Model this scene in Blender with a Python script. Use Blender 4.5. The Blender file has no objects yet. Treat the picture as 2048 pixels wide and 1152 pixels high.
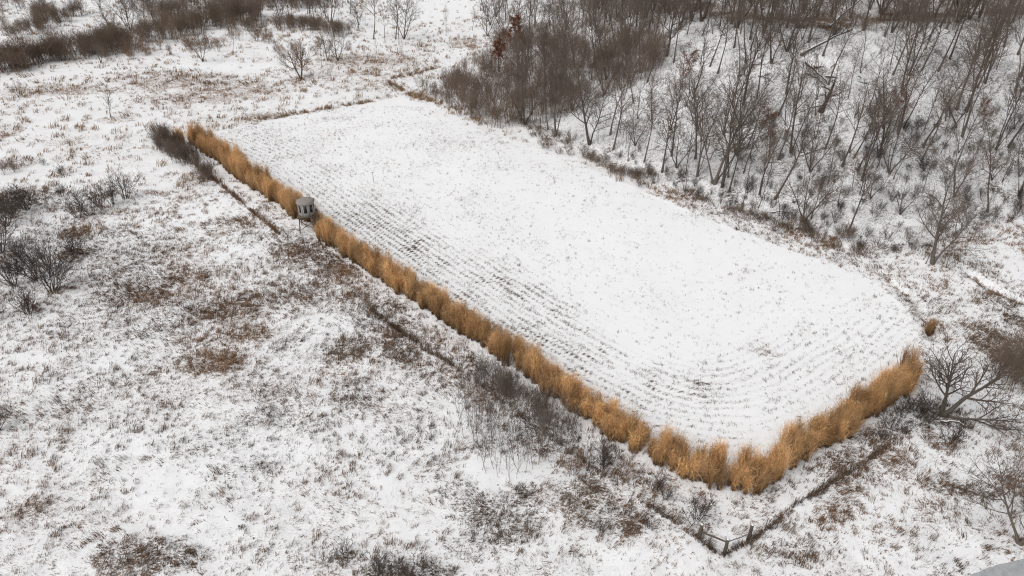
import bpy, math, random
import numpy as np
from mathutils import Vector, Matrix

# ------------------------------------------------------------------ camera, sky, sun, exposure
scene = bpy.context.scene
COL = scene.collection
CAM_H, PITCH, F = 45.0, math.radians(32.0), 1420.0 / 2048.0      # focal length in picture widths
cam_d = bpy.data.cameras.new('camera')
cam_d.sensor_width = 36.0
cam_d.lens = 36.0 * F
cam_d.clip_start = 0.5
cam_d.clip_end = 9000.0
cam = bpy.data.objects.new('camera', cam_d)
cam.location = (0, 0, CAM_H)
cam.rotation_euler = (math.radians(90) - PITCH, 0, 0)
COL.objects.link(cam)
scene.camera = cam

SUN_AZ, SUN_EL = math.radians(-125), math.radians(55)               # azimuth from +Y towards +X
world = bpy.data.worlds.new('World')
scene.world = world
world.use_nodes = True
wn = world.node_tree
wn.nodes.clear()
sky = wn.nodes.new('ShaderNodeTexSky')
sky.sky_type = 'NISHITA'
sky.sun_disc = False
sky.sun_elevation = SUN_EL
sky.sun_rotation = SUN_AZ
sky.air_density = 1.0
sky.dust_density = 6.0
sky.ozone_density = 1.0
hsv = wn.nodes.new('ShaderNodeHueSaturation')
hsv.inputs['Saturation'].default_value = 0.14                     # overcast: nearly grey light
bg = wn.nodes.new('ShaderNodeBackground')
bg.inputs['Strength'].default_value = 0.15
wo = wn.nodes.new('ShaderNodeOutputWorld')
wn.links.new(sky.outputs['Color'], hsv.inputs['Color'])
wn.links.new(hsv.outputs['Color'], bg.inputs['Color'])
wn.links.new(bg.outputs['Background'], wo.inputs['Surface'])

sun_d = bpy.data.lights.new('sun', 'SUN')
sun_d.energy = 0.5
sun_d.angle = math.radians(90)
sun_d.color = (1.0, 0.975, 0.94)
sun = bpy.data.objects.new('sun', sun_d)
L = Vector((math.sin(SUN_AZ) * math.cos(SUN_EL), math.cos(SUN_AZ) * math.cos(SUN_EL), math.sin(SUN_EL)))
sun.rotation_euler = L.to_track_quat('Z', 'Y').to_euler()
sun.location = L * 300
COL.objects.link(sun)

vs = scene.view_settings
vs.view_transform = 'Standard'
vs.look = 'None'
vs.exposure = -0.14
vs.gamma = 1.0
vs.use_curve_mapping = False
scene.cycles.max_bounces = 4
scene.cycles.diffuse_bounces = 2
scene.cycles.transparent_max_bounces = 4
scene.cycles.use_denoising = True
scene.cycles.denoiser = 'OPENIMAGEDENOISE'
scene.cycles.denoising_input_passes = 'RGB_ALBEDO_NORMAL'
scene.cycles.denoising_prefilter = 'NONE'       # trust the sharp guide passes: twigs and blades stay crisp
scene.cycles.denoising_quality = 'HIGH'
scene.cycles.pixel_filter_type = 'BLACKMAN_HARRIS'
scene.cycles.filter_width = 1.15

# ------------------------------------------------------------------ numbers: noise, picture -> place
rs = np.random.RandomState(7)
random.seed(7)
_perm = np.random.RandomState(11).permutation(1024)
_grad = np.random.RandomState(12).uniform(0, 2 * math.pi, 1024)


def noise(x, y, seed=0):
    x = np.asarray(x, float) + seed * 37.17
    y = np.asarray(y, float) - seed * 19.71
    xi, yi = np.floor(x).astype(int), np.floor(y).astype(int)
    xf, yf = x - xi, y - yi
    u, v = xf * xf * xf * (xf * (xf * 6 - 15) + 10), yf * yf * yf * (yf * (yf * 6 - 15) + 10)

    def g(ix, iy, dx, dy):
        a = _grad[_perm[(_perm[ix & 1023] + iy) & 1023]]
        return np.cos(a) * dx + np.sin(a) * dy
    n0 = g(xi, yi, xf, yf) * (1 - u) + g(xi + 1, yi, xf - 1, yf) * u
    n1 = g(xi, yi + 1, xf, yf - 1) * (1 - u) + g(xi + 1, yi + 1, xf - 1, yf - 1) * u
    return (n0 * (1 - v) + n1 * v) * 1.5


def fbm(x, y, seed=0, octv=3):
    s, a, t = 0, 1, 0
    for k in range(octv):
        s = s + a * noise(np.asarray(x) * 2 ** k, np.asarray(y) * 2 ** k, seed + k)
        t += a
        a *= 0.55
    return s / t


def ss(t):
    t = np.clip(t, 0, 1)
    return t * t * (3 - 2 * t)


def ray(u, v):
    xn, yn = (u - 1024) / 1420.0, (576 - v) / 1420.0
    c, s = math.cos(PITCH), math.sin(PITCH)
    return np.array([xn, c + yn * s, -s + yn * c])


def flat(u, v, z=0.0):
    d = ray(u, v)
    t = (CAM_H - z) / -d[2]
    return np.array([d[0] * t, d[1] * t])


def project(x, y, z):
    c, s = math.cos(PITCH), math.sin(PITCH)
    dep = y * c - (z - CAM_H) * s
    up = y * s + (z - CAM_H) * c
    return 1024 + 1420 * x / dep, 576 - 1420 * up / dep


def dist_poly(px, py, P):
    px, py = np.asarray(px, float), np.asarray(py, float)
    best = np.full(px.shape, 1e18)
    for (ax, ay), (bx, by) in zip(P[:-1], P[1:]):
        dx, dy = bx - ax, by - ay
        t = np.clip(((px - ax) * dx + (py - ay) * dy) / (dx * dx + dy * dy), 0, 1)
        best = np.minimum(best, (px - ax - t * dx) ** 2 + (py - ay - t * dy) ** 2)
    return np.sqrt(best)


def inside(px, py, P):
    px, py = np.asarray(px, float), np.asarray(py, float)
    r = np.zeros(px.shape, bool)
    n = len(P)
    for i in range(n):
        (ax, ay), (bx, by) = P[i], P[(i + 1) % n]
        if ay == by:
            continue
        c = ((ay > py) != (by > py)) & (px < (bx - ax) * (py - ay) / (by - ay) + ax)
        r ^= c
    return r


# ------------------------------------------------------------------ the lie of the land
TOE = [(-30, 420), (-10, 280), (-7, 205), (-5, 165), (0, 132), (8, 117), (19, 105), (32, 91.5), (45, 80.5), (54, 80.5), (72, 90),
       (100, 100), (160, 112), (420, 140), (1500, 200)]
HILLP = TOE + [(1500, 2600), (-30, 2600)]

ROWF = [flat(*p) for p in [(372, 287), (419, 314), (453, 342), (486, 367), (519, 385), (560, 416), (598, 449), (640, 482), (680, 512), (767, 567),
                           (853, 623), (951, 687), (1062, 768), (1131, 818), (1235, 889), (1305, 929), (1374, 965), (1420, 980), (1480, 987), (1535, 980), (1566, 962)]]
ROWR = [flat(*p) for p in [(1584, 940), (1640, 910), (1690, 886), (1735, 848), (1790, 812), (1836, 772)]]
ROWALL = ROWF + ROWR
FIELD = [flat(*p) for p in [(440, 268), (560, 236), (745, 204), (800, 192), (880, 215), (950, 255), (1060, 292), (1200, 346), (1330, 402), (1400, 434), (1600, 508),
                            (1745, 560), (1815, 620), (1840, 680), (1835, 760), (1735, 835), (1640, 895), (1560, 945), (1420, 960), (1235, 872), (1062, 750), (853, 606), (640, 465), (470, 340), (400, 285)]]
GUIDE = [flat(*p) for p in [(480, 262), (620, 318), (800, 440), (1050, 600), (1250, 712), (1340, 752), (1400, 768), (1455, 768), (1510, 752), (1580, 715), (1680, 650), (1740, 612)]]
CREEK = [flat(*p) for p in [(1650, 1420), (1800, 1255), (1880, 1190), (1955, 1165), (2006, 1142), (2080, 1126), (2250, 1085)]]
DITCH = [flat(*p) for p in [(1945, 548), (1972, 568), (2005, 585), (2035, 598), (2090, 612), (2300, 640)]]
BANK = [flat(*p) for p in [(1750, 541), (1775, 552), (1800, 572), (1830, 598), (1852, 632), (1868, 676)]]


def hill_d(x, y):
    d = dist_poly(x, y, TOE)
    return np.where(inside(x, y, HILLP), d, -d)


def height(x, y, fine=True):
    x, y = np.asarray(x, float), np.asarray(y, float)
    d = hill_d(x, y)
    d = d + 2.5 * noise(x / 13, y / 13, 3) * ss(d / 8)
    h0 = 11.5 + 6.0 * ss((x - 5) / 55)
    t = np.clip(d / 37.0, 0, 1)
    prof = 0.6 * t + 0.4 * ss(t)
    z = h0 * prof + np.clip(d - 37, 0, 400) * 0.018
    z = z + ss(d / 10) * (0.8 * fbm(x / 9, y / 9, 5, 2)) * (1 - 0.6 * ss((d - 34) / 10))
    # open ground rolls gently, the marsh to the north lies a touch uneven
    z = z + 0.35 * fbm(x / 34, y / 34, 8, 2) * (1 - ss(d / 5)) * ss((y - 20) / 60)
    far = ss((y - 190) / 160) * (1 - ss((d + 10) / 20))
    z = z + far * 3.0 * fbm(x / 90, y / 90, 21, 2)
    dc = dist_poly(x, y, CREEK)
    z = z - 0.85 * (1 - ss((dc - 0.5) / 0.6))
    dd = dist_poly(x, y, DITCH)
    z = z - 0.9 * (1 - ss((dd - 0.35) / 0.5))
    db = dist_poly(x, y, BANK)
    z = z - 0.7 * (1 - ss((db - 0.25) / 0.5)) * (0.6 + 0.6 * noise(x / 1.3, y / 1.3, 40))
    if fine:
        f = inside(x, y, FIELD).astype(float)
        mead = (1 - f) * (1 - 0.5 * ss(d / 4))
        z = z + mead * (0.13 * fbm(x / 1.1, y / 1.1, 31, 2) + 0.10 * noise(x / 3.5, y / 3.5, 33))
        r = dist_poly(x, y, ROWALL)
        z = z + f * (0.035 * fbm(x / 0.9, y / 0.9, 35, 2) + 0.03 * np.cos(2 * math.pi * dist_poly(x, y, GUIDE) / 0.95) * (1 - ss((r - 12) / 6)))
        z = z + ss(d / 4) * 0.2 * fbm(x / 1.7, y / 1.7, 36, 2)
    return z


def h1(x, y):
    return float(height(np.array([x]), np.array([y]))[0])


_T = np.concatenate([np.arange(38, 200, 0.4), np.arange(200, 520, 1.2)])


def hit(u, v):
    d = ray(u, v)
    x, y, z = d[0] * _T, d[1] * _T, CAM_H + d[2] * _T
    b = np.nonzero(z < height(x, y, False))[0]
    i = b[0] if len(b) else len(_T) - 1
    return np.array([x[i], y[i], h1(x[i], y[i])])


# ------------------------------------------------------------------ materials
def new_mat(name):
    m = bpy.data.materials.new(name)
    m.use_nodes = True
    nt = m.node_tree
    b = nt.nodes['Principled BSDF']
    b.inputs['Specular IOR Level'].default_value = 0.15
    b.inputs['Roughness'].default_value = 0.9
    return m, nt, b


def nd(nt, t, **kw):
    n = nt.nodes.new(t)
    for k, v in kw.items():
        setattr(n, k, v)
    return n


def mix(nt, fac, a, b, blend='MIX'):
    n = nt.nodes.new('ShaderNodeMix')
    n.data_type = 'RGBA'
    n.blend_type = blend
    for s, v in ((n.inputs[0], fac), (n.inputs[6], a), (n.inputs[7], b)):
        if hasattr(v, 'is_linked') or hasattr(v, 'links'):
            nt.links.new(v, s)
        elif isinstance(v, (int, float)):
            s.default_value = v
        else:
            s.default_value = (*v, 1)
    return n.outputs[2]


def mth(nt, op, a, b=None, c=None, clamp=False):
    n = nt.nodes.new('ShaderNodeMath')
    n.operation = op
    n.use_clamp = clamp
    for i, v in enumerate((a, b, c)):
        if v is None:
            continue
        if isinstance(v, (int, float)):
            n.inputs[i].default_value = v
        else:
            nt.links.new(v, n.inputs[i])
    return n.outputs[0]


def noise_tex(nt, vec, scale, detail=4, rough=0.6, dist=0.0):
    n = nt.nodes.new('ShaderNodeTexNoise')
    n.inputs['Scale'].default_value = scale
    n.inputs['Detail'].default_value = detail
    n.inputs['Roughness'].default_value = rough
    n.inputs['Distortion'].default_value = dist
    nt.links.new(vec, n.inputs['Vector'])
    return n.outputs['Fac']


def mat_ground():
    m, nt, b = new_mat('snowy_ground')
    geo = nd(nt, 'ShaderNodeNewGeometry')
    pos = geo.outputs['Position']
    cov = nd(nt, 'ShaderNodeAttribute', attribute_name='cover').outputs['Fac']
    tan = nd(nt, 'ShaderNodeAttribute', attribute_name='tan').outputs['Fac']
    soil = nd(nt, 'ShaderNodeAttribute', attribute_name='soil').outputs['Fac']
    # stretched, warped noise: gaps between snow pads on bent grass
    mp = nd(nt, 'ShaderNodeMapping')
    mp.inputs['Rotation'].default_value = (0, 0, 0.6)
    mp.inputs['Scale'].default_value = (1.0, 1.9, 1.0)
    nt.links.new(pos, mp.inputs['Vector'])
    n1 = noise_tex(nt, mp.outputs['Vector'], 2.0, 5, 0.70, 1.3)
    n2 = noise_tex(nt, pos, 0.35, 3, 0.6, 0.3)
    n3 = noise_tex(nt, pos, 9.0, 3, 0.7, 0.5)
    s = mth(nt, 'ADD', mth(nt, 'MULTIPLY', n1, 0.7), mth(nt, 'MULTIPLY', n3, 0.3))
    s = mth(nt, 'ADD', s, mth(nt, 'MULTIPLY', mth(nt, 'SUBTRACT', n2, 0.5), 0.25))
    thr = mth(nt, 'SUBTRACT', 0.685, mth(nt, 'MULTIPLY', cov, 0.235))
    mask = mth(nt, 'MULTIPLY', mth(nt, 'SUBTRACT', s, thr), 12.0, clamp=True)
    mask = mth(nt, 'MAXIMUM', mask, mth(nt, 'MULTIPLY', mth(nt, 'SUBTRACT', mth(nt, 'ADD', soil, mth(nt, 'MULTIPLY', n1, 0.9)), 1.0), 6.0, clamp=True))
    grey = mix(nt, n3, (0.034, 0.029, 0.025), (0.135, 0.115, 0.10))
    rust = mix(nt, n3, (0.13, 0.075, 0.042), (0.32, 0.195, 0.115))
    thatch = mix(nt, tan, grey, rust)
    snow = mix(nt, n2, (0.80, 0.805, 0.82), (0.88, 0.88, 0.885))
    thin = mth(nt, 'MULTIPLY', mth(nt, 'MULTIPLY', cov, 0.5), mth(nt, 'MULTIPLY', mth(nt, 'SUBTRACT', s, 0.36), 3.2, clamp=True), clamp=True)
    snow = mix(nt, thin, snow, (0.52, 0.49, 0.455))
    colr = mix(nt, mask, snow, thatch)
    nt.links.new(colr, b.inputs['Base Color'])
    nt.links.new(mth(nt, 'MULTIPLY_ADD', mask, 0.35, 0.6), b.inputs['Roughness'])
    bmp = nd(nt, 'ShaderNodeBump')
    bmp.inputs['Strength'].default_value = 0.55
    bmp.inputs['Distance'].default_value = 0.22
    hh = mth(nt, 'SUBTRACT', mth(nt, 'ADD', mth(nt, 'MULTIPLY', n1, 0.6), mth(nt, 'MULTIPLY', n3, 0.3)), mth(nt, 'MULTIPLY', mask, 0.25))
    hh = mth(nt, 'MULTIPLY', hh, mth(nt, 'MULTIPLY_ADD', cov, 0.9, 0.25))
    nt.links.new(hh, bmp.inputs['Height'])
    nt.links.new(bmp.outputs['Normal'], b.inputs['Normal'])
    return m


def mat_blade(name, amount=0.25, trans=0.25):
    m, nt, b = new_mat(name)
    a = nd(nt, 'ShaderNodeAttribute', attribute_name='Col').outputs['Color']
    oi = nd(nt, 'ShaderNodeObjectInfo').outputs['Random']
    v = mth(nt, 'MULTIPLY_ADD', oi, amount * 2, 1 - amount)
    cmb = nd(nt, 'ShaderNodeCombineColor')
    for i in range(3):
        nt.links.new(v, cmb.inputs[i])
    c = mix(nt, 1.0, a, cmb.outputs[0], 'MULTIPLY')
    nt.links.new(c, b.inputs['Base Color'])
    if trans:
        tr = nd(nt, 'ShaderNodeBsdfTranslucent')
        nt.links.new(c, tr.inputs['Color'])
        ms = nd(nt, 'ShaderNodeMixShader')
        ms.inputs[0].default_value = trans
        nt.links.new(b.outputs[0], ms.inputs[1])
        nt.links.new(tr.outputs[0], ms.inputs[2])
        nt.links.new(ms.outputs[0], nt.nodes['Material Output'].inputs['Surface'])
    return m


def mat_bark(name, lo, hi, scale=3.0, var=0.25):
    m, nt, b = new_mat(name)
    tc = nd(nt, 'ShaderNodeTexCoord').outputs['Object']
    n = noise_tex(nt, tc, scale, 5, 0.7, 0.4)
    oi = nd(nt, 'ShaderNodeObjectInfo').outputs['Random']
    c = mix(nt, n, lo, hi)
    v = mth(nt, 'MULTIPLY_ADD', oi, var * 2, 1 - var)
    cmb = nd(nt, 'ShaderNodeCombineColor')
    for i in range(3):
        nt.links.new(v, cmb.inputs[i])
    c = mix(nt, 1.0, c, cmb.outputs[0], 'MULTIPLY')
    nt.links.new(c, b.inputs['Base Color'])
    bmp = nd(nt, 'ShaderNodeBump')
    bmp.inputs['Strength'].default_value = 0.5
    bmp.inputs['Distance'].default_value = 0.04
    nt.links.new(n, bmp.inputs['Height'])
    nt.links.new(bmp.outputs['Normal'], b.inputs['Normal'])
    return m


def mat_plain(name, lo, hi, scale=2.0, rough=0.8, spec=0.2, stretch=(1, 1, 1)):
    m, nt, b = new_mat(name)
    tc = nd(nt, 'ShaderNodeTexCoord').outputs['Object']
    mp = nd(nt, 'ShaderNodeMapping')
    mp.inputs['Scale'].default_value = stretch
    nt.links.new(tc, mp.inputs['Vector'])
    n = noise_tex(nt, mp.outputs['Vector'], scale, 5, 0.65, 0.2)
    nt.links.new(mix(nt, n, lo, hi), b.inputs['Base Color'])
    b.inputs['Roughness'].default_value = rough
    b.inputs['Specular IOR Level'].default_value = spec
    return m


M = dict(
    ground=mat_ground(),
    blade=mat_blade('dead_grass_blades', 0.0, 0.2),
    gold=mat_blade('golden_tall_grass', 0.32, 0.30),
    leaf=mat_blade('dry_oak_leaves', 0.15, 0.3),
    bark=mat_bark('grey_brown_bark', (0.055, 0.045, 0.038), (0.19, 0.16, 0.135)),
    twig=mat_bark('brown_twigs', (0.085, 0.067, 0.054), (0.225, 0.18, 0.148)),
    dark=mat_bark('dark_twigs', (0.045, 0.037, 0.032), (0.135, 0.11, 0.094)),
    purple=mat_bark('plum_brown_twigs', (0.10, 0.078, 0.062), (0.24, 0.185, 0.148)),
    ruddy=mat_bark('reddish_twigs', (0.14, 0.09, 0.06), (0.31, 0.215, 0.15)),
    brush=mat_bark('tan_brown_brush', (0.115, 0.083, 0.062), (0.275, 0.205, 0.155)),
    sap=mat_bark('grey_sapling_bark', (0.11, 0.093, 0.082), (0.26, 0.222, 0.195)),
    pale=mat_bark('pale_bark', (0.22, 0.195, 0.17), (0.50, 0.46, 0.42)),
    snow=mat_plain('snow_on_wood', (0.78, 0.785, 0.80), (0.88, 0.88, 0.885), 4, 0.6),
    shell=mat_plain('grey_beige_shell', (0.35, 0.338, 0.312), (0.46, 0.445, 0.415), 3, 0.6, 0.3, (1, 1, 0.35)),
    roof=mat_plain('taupe_roof_cap', (0.20, 0.175, 0.16), (0.29, 0.255, 0.235), 4, 0.7, 0.3),
    frame=mat_plain('black_window_frame', (0.012, 0.012, 0.013), (0.03, 0.03, 0.03), 4, 0.5, 0.3),
    wood=mat_plain('weathered_lumber', (0.07, 0.055, 0.043), (0.17, 0.135, 0.105), 6, 0.9, 0.1, (3, 3, 0.6)),
    post=mat_plain('old_fence_wood', (0.055, 0.045, 0.036), (0.15, 0.125, 0.10), 7, 0.95, 0.1, (3, 3, 0.6)),
    steel=mat_plain('rusty_steel', (0.09, 0.07, 0.06), (0.18, 0.14, 0.12), 9, 0.7, 0.4),
    ice=mat_plain('grey_creek_ice', (0.16, 0.17, 0.175), (0.52, 0.53, 0.54), 2.2, 0.4, 0.3),
)
mg, ng, bgl = new_mat('dark_window_glass')
bgl.inputs['Base Color'].default_value = (0.02, 0.022, 0.025, 1)
bgl.inputs['Roughness'].default_value = 0.08
bgl.inputs['Specular IOR Level'].default_value = 0.5
M['glass'] = mg


# ------------------------------------------------------------------ mesh helpers
def mesh_from(name, V, Fq, mat, col=None, smooth=False, attrs=None):
    V = np.asarray(V, np.float32)
    Fq = np.asarray(Fq, np.int32)
    me = bpy.data.meshes.new(name)
    k = Fq.shape[1]
    me.vertices.add(len(V))
    me.vertices.foreach_set('co', V.ravel())
    me.loops.add(Fq.size)
    me.loops.foreach_set('vertex_index', Fq.ravel())
    me.polygons.add(len(Fq))
    me.polygons.foreach_set('loop_start', np.arange(0, Fq.size, k, dtype=np.int32))
    if smooth:
        me.polygons.foreach_set('use_smooth', np.ones(len(Fq), bool))
    me.update(calc_edges=True)
    if col is not None:
        a = me.attributes.new('Col', 'FLOAT_COLOR', 'POINT')
        c = np.ones((len(V), 4), np.float32)
        c[:, :3] = col
        a.data.foreach_set('color', c.ravel())
    for k2, v in (attrs or {}).items():
        a = me.attributes.new(k2, 'FLOAT', 'POINT')
        a.data.foreach_set('value', np.asarray(v, np.float32))
    me.materials.append(mat)
    return me


def link(name, me, parent=None, loc=None, rz=0.0, sc=None):
    o = bpy.data.objects.new(name, me)
    COL.objects.link(o)
    if parent is not None:
        o.parent = parent
    if loc is not None:
        o.location = [float(c) for c in loc]
    o.rotation_euler = (0, 0, float(rz))
    if sc is not None:
        o.scale = sc if hasattr(sc, '__len__') else (sc, sc, sc)
    return o


def tag(o, label=None, cat=None, group=None, kind=None):
    for k, v in (('label', label), ('category', cat), ('group', group), ('kind', kind)):
        if v:
            o[k] = v
    return o


ORD = ['zeroth', 'first', 'second', 'third', 'fourth', 'fifth', 'sixth', 'seventh', 'eighth', 'ninth', 'tenth', 'eleventh', 'twelfth', 'thirteenth', 'fourteenth',
       'fifteenth', 'sixteenth', 'seventeenth', 'eighteenth', 'nineteenth', 'twentieth']
TENS = {2: ('twenty', 'twentieth'), 3: ('thirty', 'thirtieth'), 4: ('forty', 'fortieth'), 5: ('fifty', 'fiftieth'), 6: ('sixty', 'sixtieth'), 7: ('seventy', 'seventieth'),
        8: ('eighty', 'eightieth'), 9: ('ninety', 'ninetieth')}


def ordinal(n):
    if n <= 20:
        return ORD[n]
    if n >= 100:
        return 'hundredth' if n == 100 else 'hundred-and-' + ordinal(n - 100)
    t, r = divmod(n, 10)
    return TENS[t][1] if r == 0 else TENS[t][0] + '-' + ORD[r]


def blades(base, az, length, th0, th1, width, nseg, col, tipcol=None, power=1.4, wr=None):
    """ribbons: base (N,3), az heading, th0 start / th1 end angle from upright (arrays of N)"""
    N = len(base)
    s = np.linspace(0, 1, nseg + 1)
    P = np.zeros((N, nseg + 1, 3))
    P[:, 0] = base
    for i in range(1, nseg + 1):
        sm = (s[i] + s[i - 1]) / 2
        th = th0 + (th1 - th0) * sm ** power
        dl = length / nseg
        P[:, i, 0] = P[:, i - 1, 0] + np.cos(az) * np.sin(th) * dl
        P[:, i, 1] = P[:, i - 1, 1] + np.sin(az) * np.sin(th) * dl
        P[:, i, 2] = P[:, i - 1, 2] + np.cos(th) * dl
    wa = rs.uniform(0, math.pi, N) if wr is None else wr
    wd = np.stack([np.cos(wa), np.sin(wa), np.zeros(N)], 1)
    taper = np.interp(s, [0, 0.5, 1], [0.8, 1.0, 0.25])
    off = wd[:, None, :] * (width[:, None] * 0.5)[:, :, None] * taper[None, :, None]
    V = np.stack([P - off, P + off], 2).reshape(N, (nseg + 1) * 2, 3)
    b = (np.arange(N) * (nseg + 1) * 2)[:, None]
    q = np.array([[2 * i, 2 * i + 1, 2 * i + 3, 2 * i + 2] for i in range(nseg)])
    Fq = (b[:, None, :] + q[None]).reshape(-1, 4)
    col = np.asarray(col)
    tip = col if tipcol is None else np.asarray(tipcol)
    C = col[:, None, :] * (1 - s)[None, :, None] + tip[:, None, :] * s[None, :, None]
    C = np.repeat(C, 2, axis=1).reshape(-1, 3)
    return V.reshape(-1, 3), Fq, C


def join(parts):
    V, Fq, C, n = [], [], [], 0
    for p in parts:
        V.append(p[0])
        Fq.append(p[1] + n)
        C.append(p[2])
        n += len(p[0])
    return np.concatenate(V), np.concatenate(Fq), np.concatenate(C)


# ------------------------------------------------------------------ grass cover map: patches seen on the ground
# (u, v, half width, half height in the photograph, strength, colour 0 grey .. 1 rust .. 2 straw) turned into ellipses on the ground
PATCH = [(430, 722, 76, 32, 1.0, 1.3), (500, 670, 50, 24, .85, 1.15), (462, 622, 60, 30, .22, .9), (565, 600, 90, 34, .2, .9), (600, 500, 60, 22, .3, 1.2), (690, 530, 45, 30, .35, .9),
         (70, 1015, 62, 34, .7, .9), (300, 1110, 110, 45, .95, .45), (250, 1140, 60, 30, .8, .6), (420, 650, 110, 50, .14, .3), (300, 640, 110, 45, .12, .1), (380, 580, 150, 50, .14, .2),
         (705, 790, 55, 45, .75, .25), (690, 700, 55, 30, .4, .1), (850, 765, 65, 45, .6, .5), (800, 700, 40, 30, .35, .1), (925, 985, 60, 45, .7, .15), (1000, 1040, 100, 60, .8, .15),
         (950, 1090, 80, 40, .6, .15), (1050, 985, 24, 18, 1.1, .2), (690, 1118, 60, 22, .8, .2), (800, 1142, 100, 22, 1.1, .25), (640, 510, 40, 20, .4, .9), (280, 555, 140, 50, .18, .25),
         (1385, 1050, 60, 26, .7, .25), (1380, 1010, 50, 18, .6, .2), (1250, 1040, 50, 35, .5, .2), (1170, 1010, 60, 40, .4, .2), (1540, 920, 40, 20, .3, .2), (1650, 1090, 50, 30, .6, .2),
         (1570, 1110, 60, 26, .4, .2), (1850, 835, 120, 38, .8, .1), (1880, 885, 40, 30, .8, .6), (1750, 870, 60, 30, .6, .1), (1650, 1030, 60, 30, .25, .1), (1950, 1060, 40, 30, .6, .2),
         (1960, 985, 50, 22, .5, .3), (2020, 965, 40, 30, .9, .6), (1880, 970, 40, 20, .4, .2), (330, 155, 150, 18, .8, .7), (130, 180, 130, 13, .9, .9), (40, 185, 40, 22, .8, 1.2),
         (400, 175, 130, 25, .5, .6), (30, 328, 45, 14, .9, .35), (8, 270, 22, 35, .9, 1.2), (60, 215, 70, 12, .6, 1.4), (230, 240, 45, 8, .8, 1.8), (590, 160, 24, 8, 1.2, .8),
         (350, 205, 90, 15, .3, .5), (500, 185, 100, 20, .3, .7), (720, 140, 160, 40, .3, 1.0), (740, 120, 90, 12, .5, 1.0), (830, 95, 70, 14, .6, .8), (930, 85, 45, 14, 1.0, 1.0), (850, 185, 60, 10, .8, 1.3),
         (860, 208, 70, 10, .6, 1.0), (690, 218, 60, 8, .35, 1.5), (560, 240, 90, 18, .4, 1.5), (260, 290, 200, 25, .22, 1.6), (420, 245, 60, 16, .7, 1.2), (150, 465, 34, 14, 1.0, 1.2), (190, 425, 50, 14, .6, 1.2),
         (150, 510, 40, 20, .9, .5), (240, 425, 40, 10, .6, 1.6), (130, 580, 26, 12, .8, .9), (60, 620, 30, 14, .8, .6), (60, 500, 70, 50, .6, .1), (40, 400, 60, 30, .5, .1), (20, 430, 40, 30, .6, .1),
         (440, 465, 30, 7, .7, 1.5), (420, 500, 30, 8, .6, 1.4), (120, 347, 30, 10, .8, .6), (395, 355, 40, 22, .9, .9), (1210, 330, 30, 9, 1.0, .9), (1240, 335, 24, 9, 1.0, .6), (1100, 285, 30, 8, .8, .9),
         (1150, 305, 36, 9, .6, .9), (1370, 390, 50, 16, .8, .8), (1500, 430, 70, 16, .6, .7), (1600, 468, 40, 14, .8, .8), (1660, 487, 30, 12, .9, 1.2), (1720, 505, 50, 16, .6, .5), (1850, 610, 60, 30, .6, .1),
         (1870, 650, 30, 18, .6, .8), (1990, 600, 60, 25, .4, .4), (2030, 640, 25, 20, .9, .5), (2000, 700, 50, 60, .5, .4), (1245, 955, 26, 16, .8, .8), (1150, 930, 20, 14, .6, .7), (850, 440, 0, 0, 0, 0)]
PW = []
for (u, v, ru, rv, st, tn) in PATCH:
    if ru <= 0:
        continue
    c = flat(u, v)
    dx = flat(u + ru, v)[0] - c[0]
    dy = (flat(u, v - rv)[1] - flat(u, v + rv)[1]) / 2
    PW.append((c[0], c[1], dx, dy, st, tn))
FENCE_PTS = [flat(*p) for p in [(322, 262), (395, 335), (430, 362), (462, 388), (500, 420), (532, 446), (566, 474), (640, 530), (738, 616), (800, 664), (862, 706), (905, 730),
                                (985, 790), (1080, 862), (1180, 935), (1260, 985), (1330, 1033), (1396, 1081), (1447, 1113), (1500, 1083), (1556, 1042), (1602, 1004), (1661, 969), (1722, 930), (1768, 898)]]
NSTRIP = [flat(*p) for p in [(500, 243), (560, 233), (640, 219), (745, 203)]]
NSTRIP2 = [flat(*p) for p in [(776, 166), (800, 178), (830, 190), (880, 205)]]
NSTRIP3 = [flat(*p) for p in [(782, 158), (820, 152), (868, 138)]]


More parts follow.
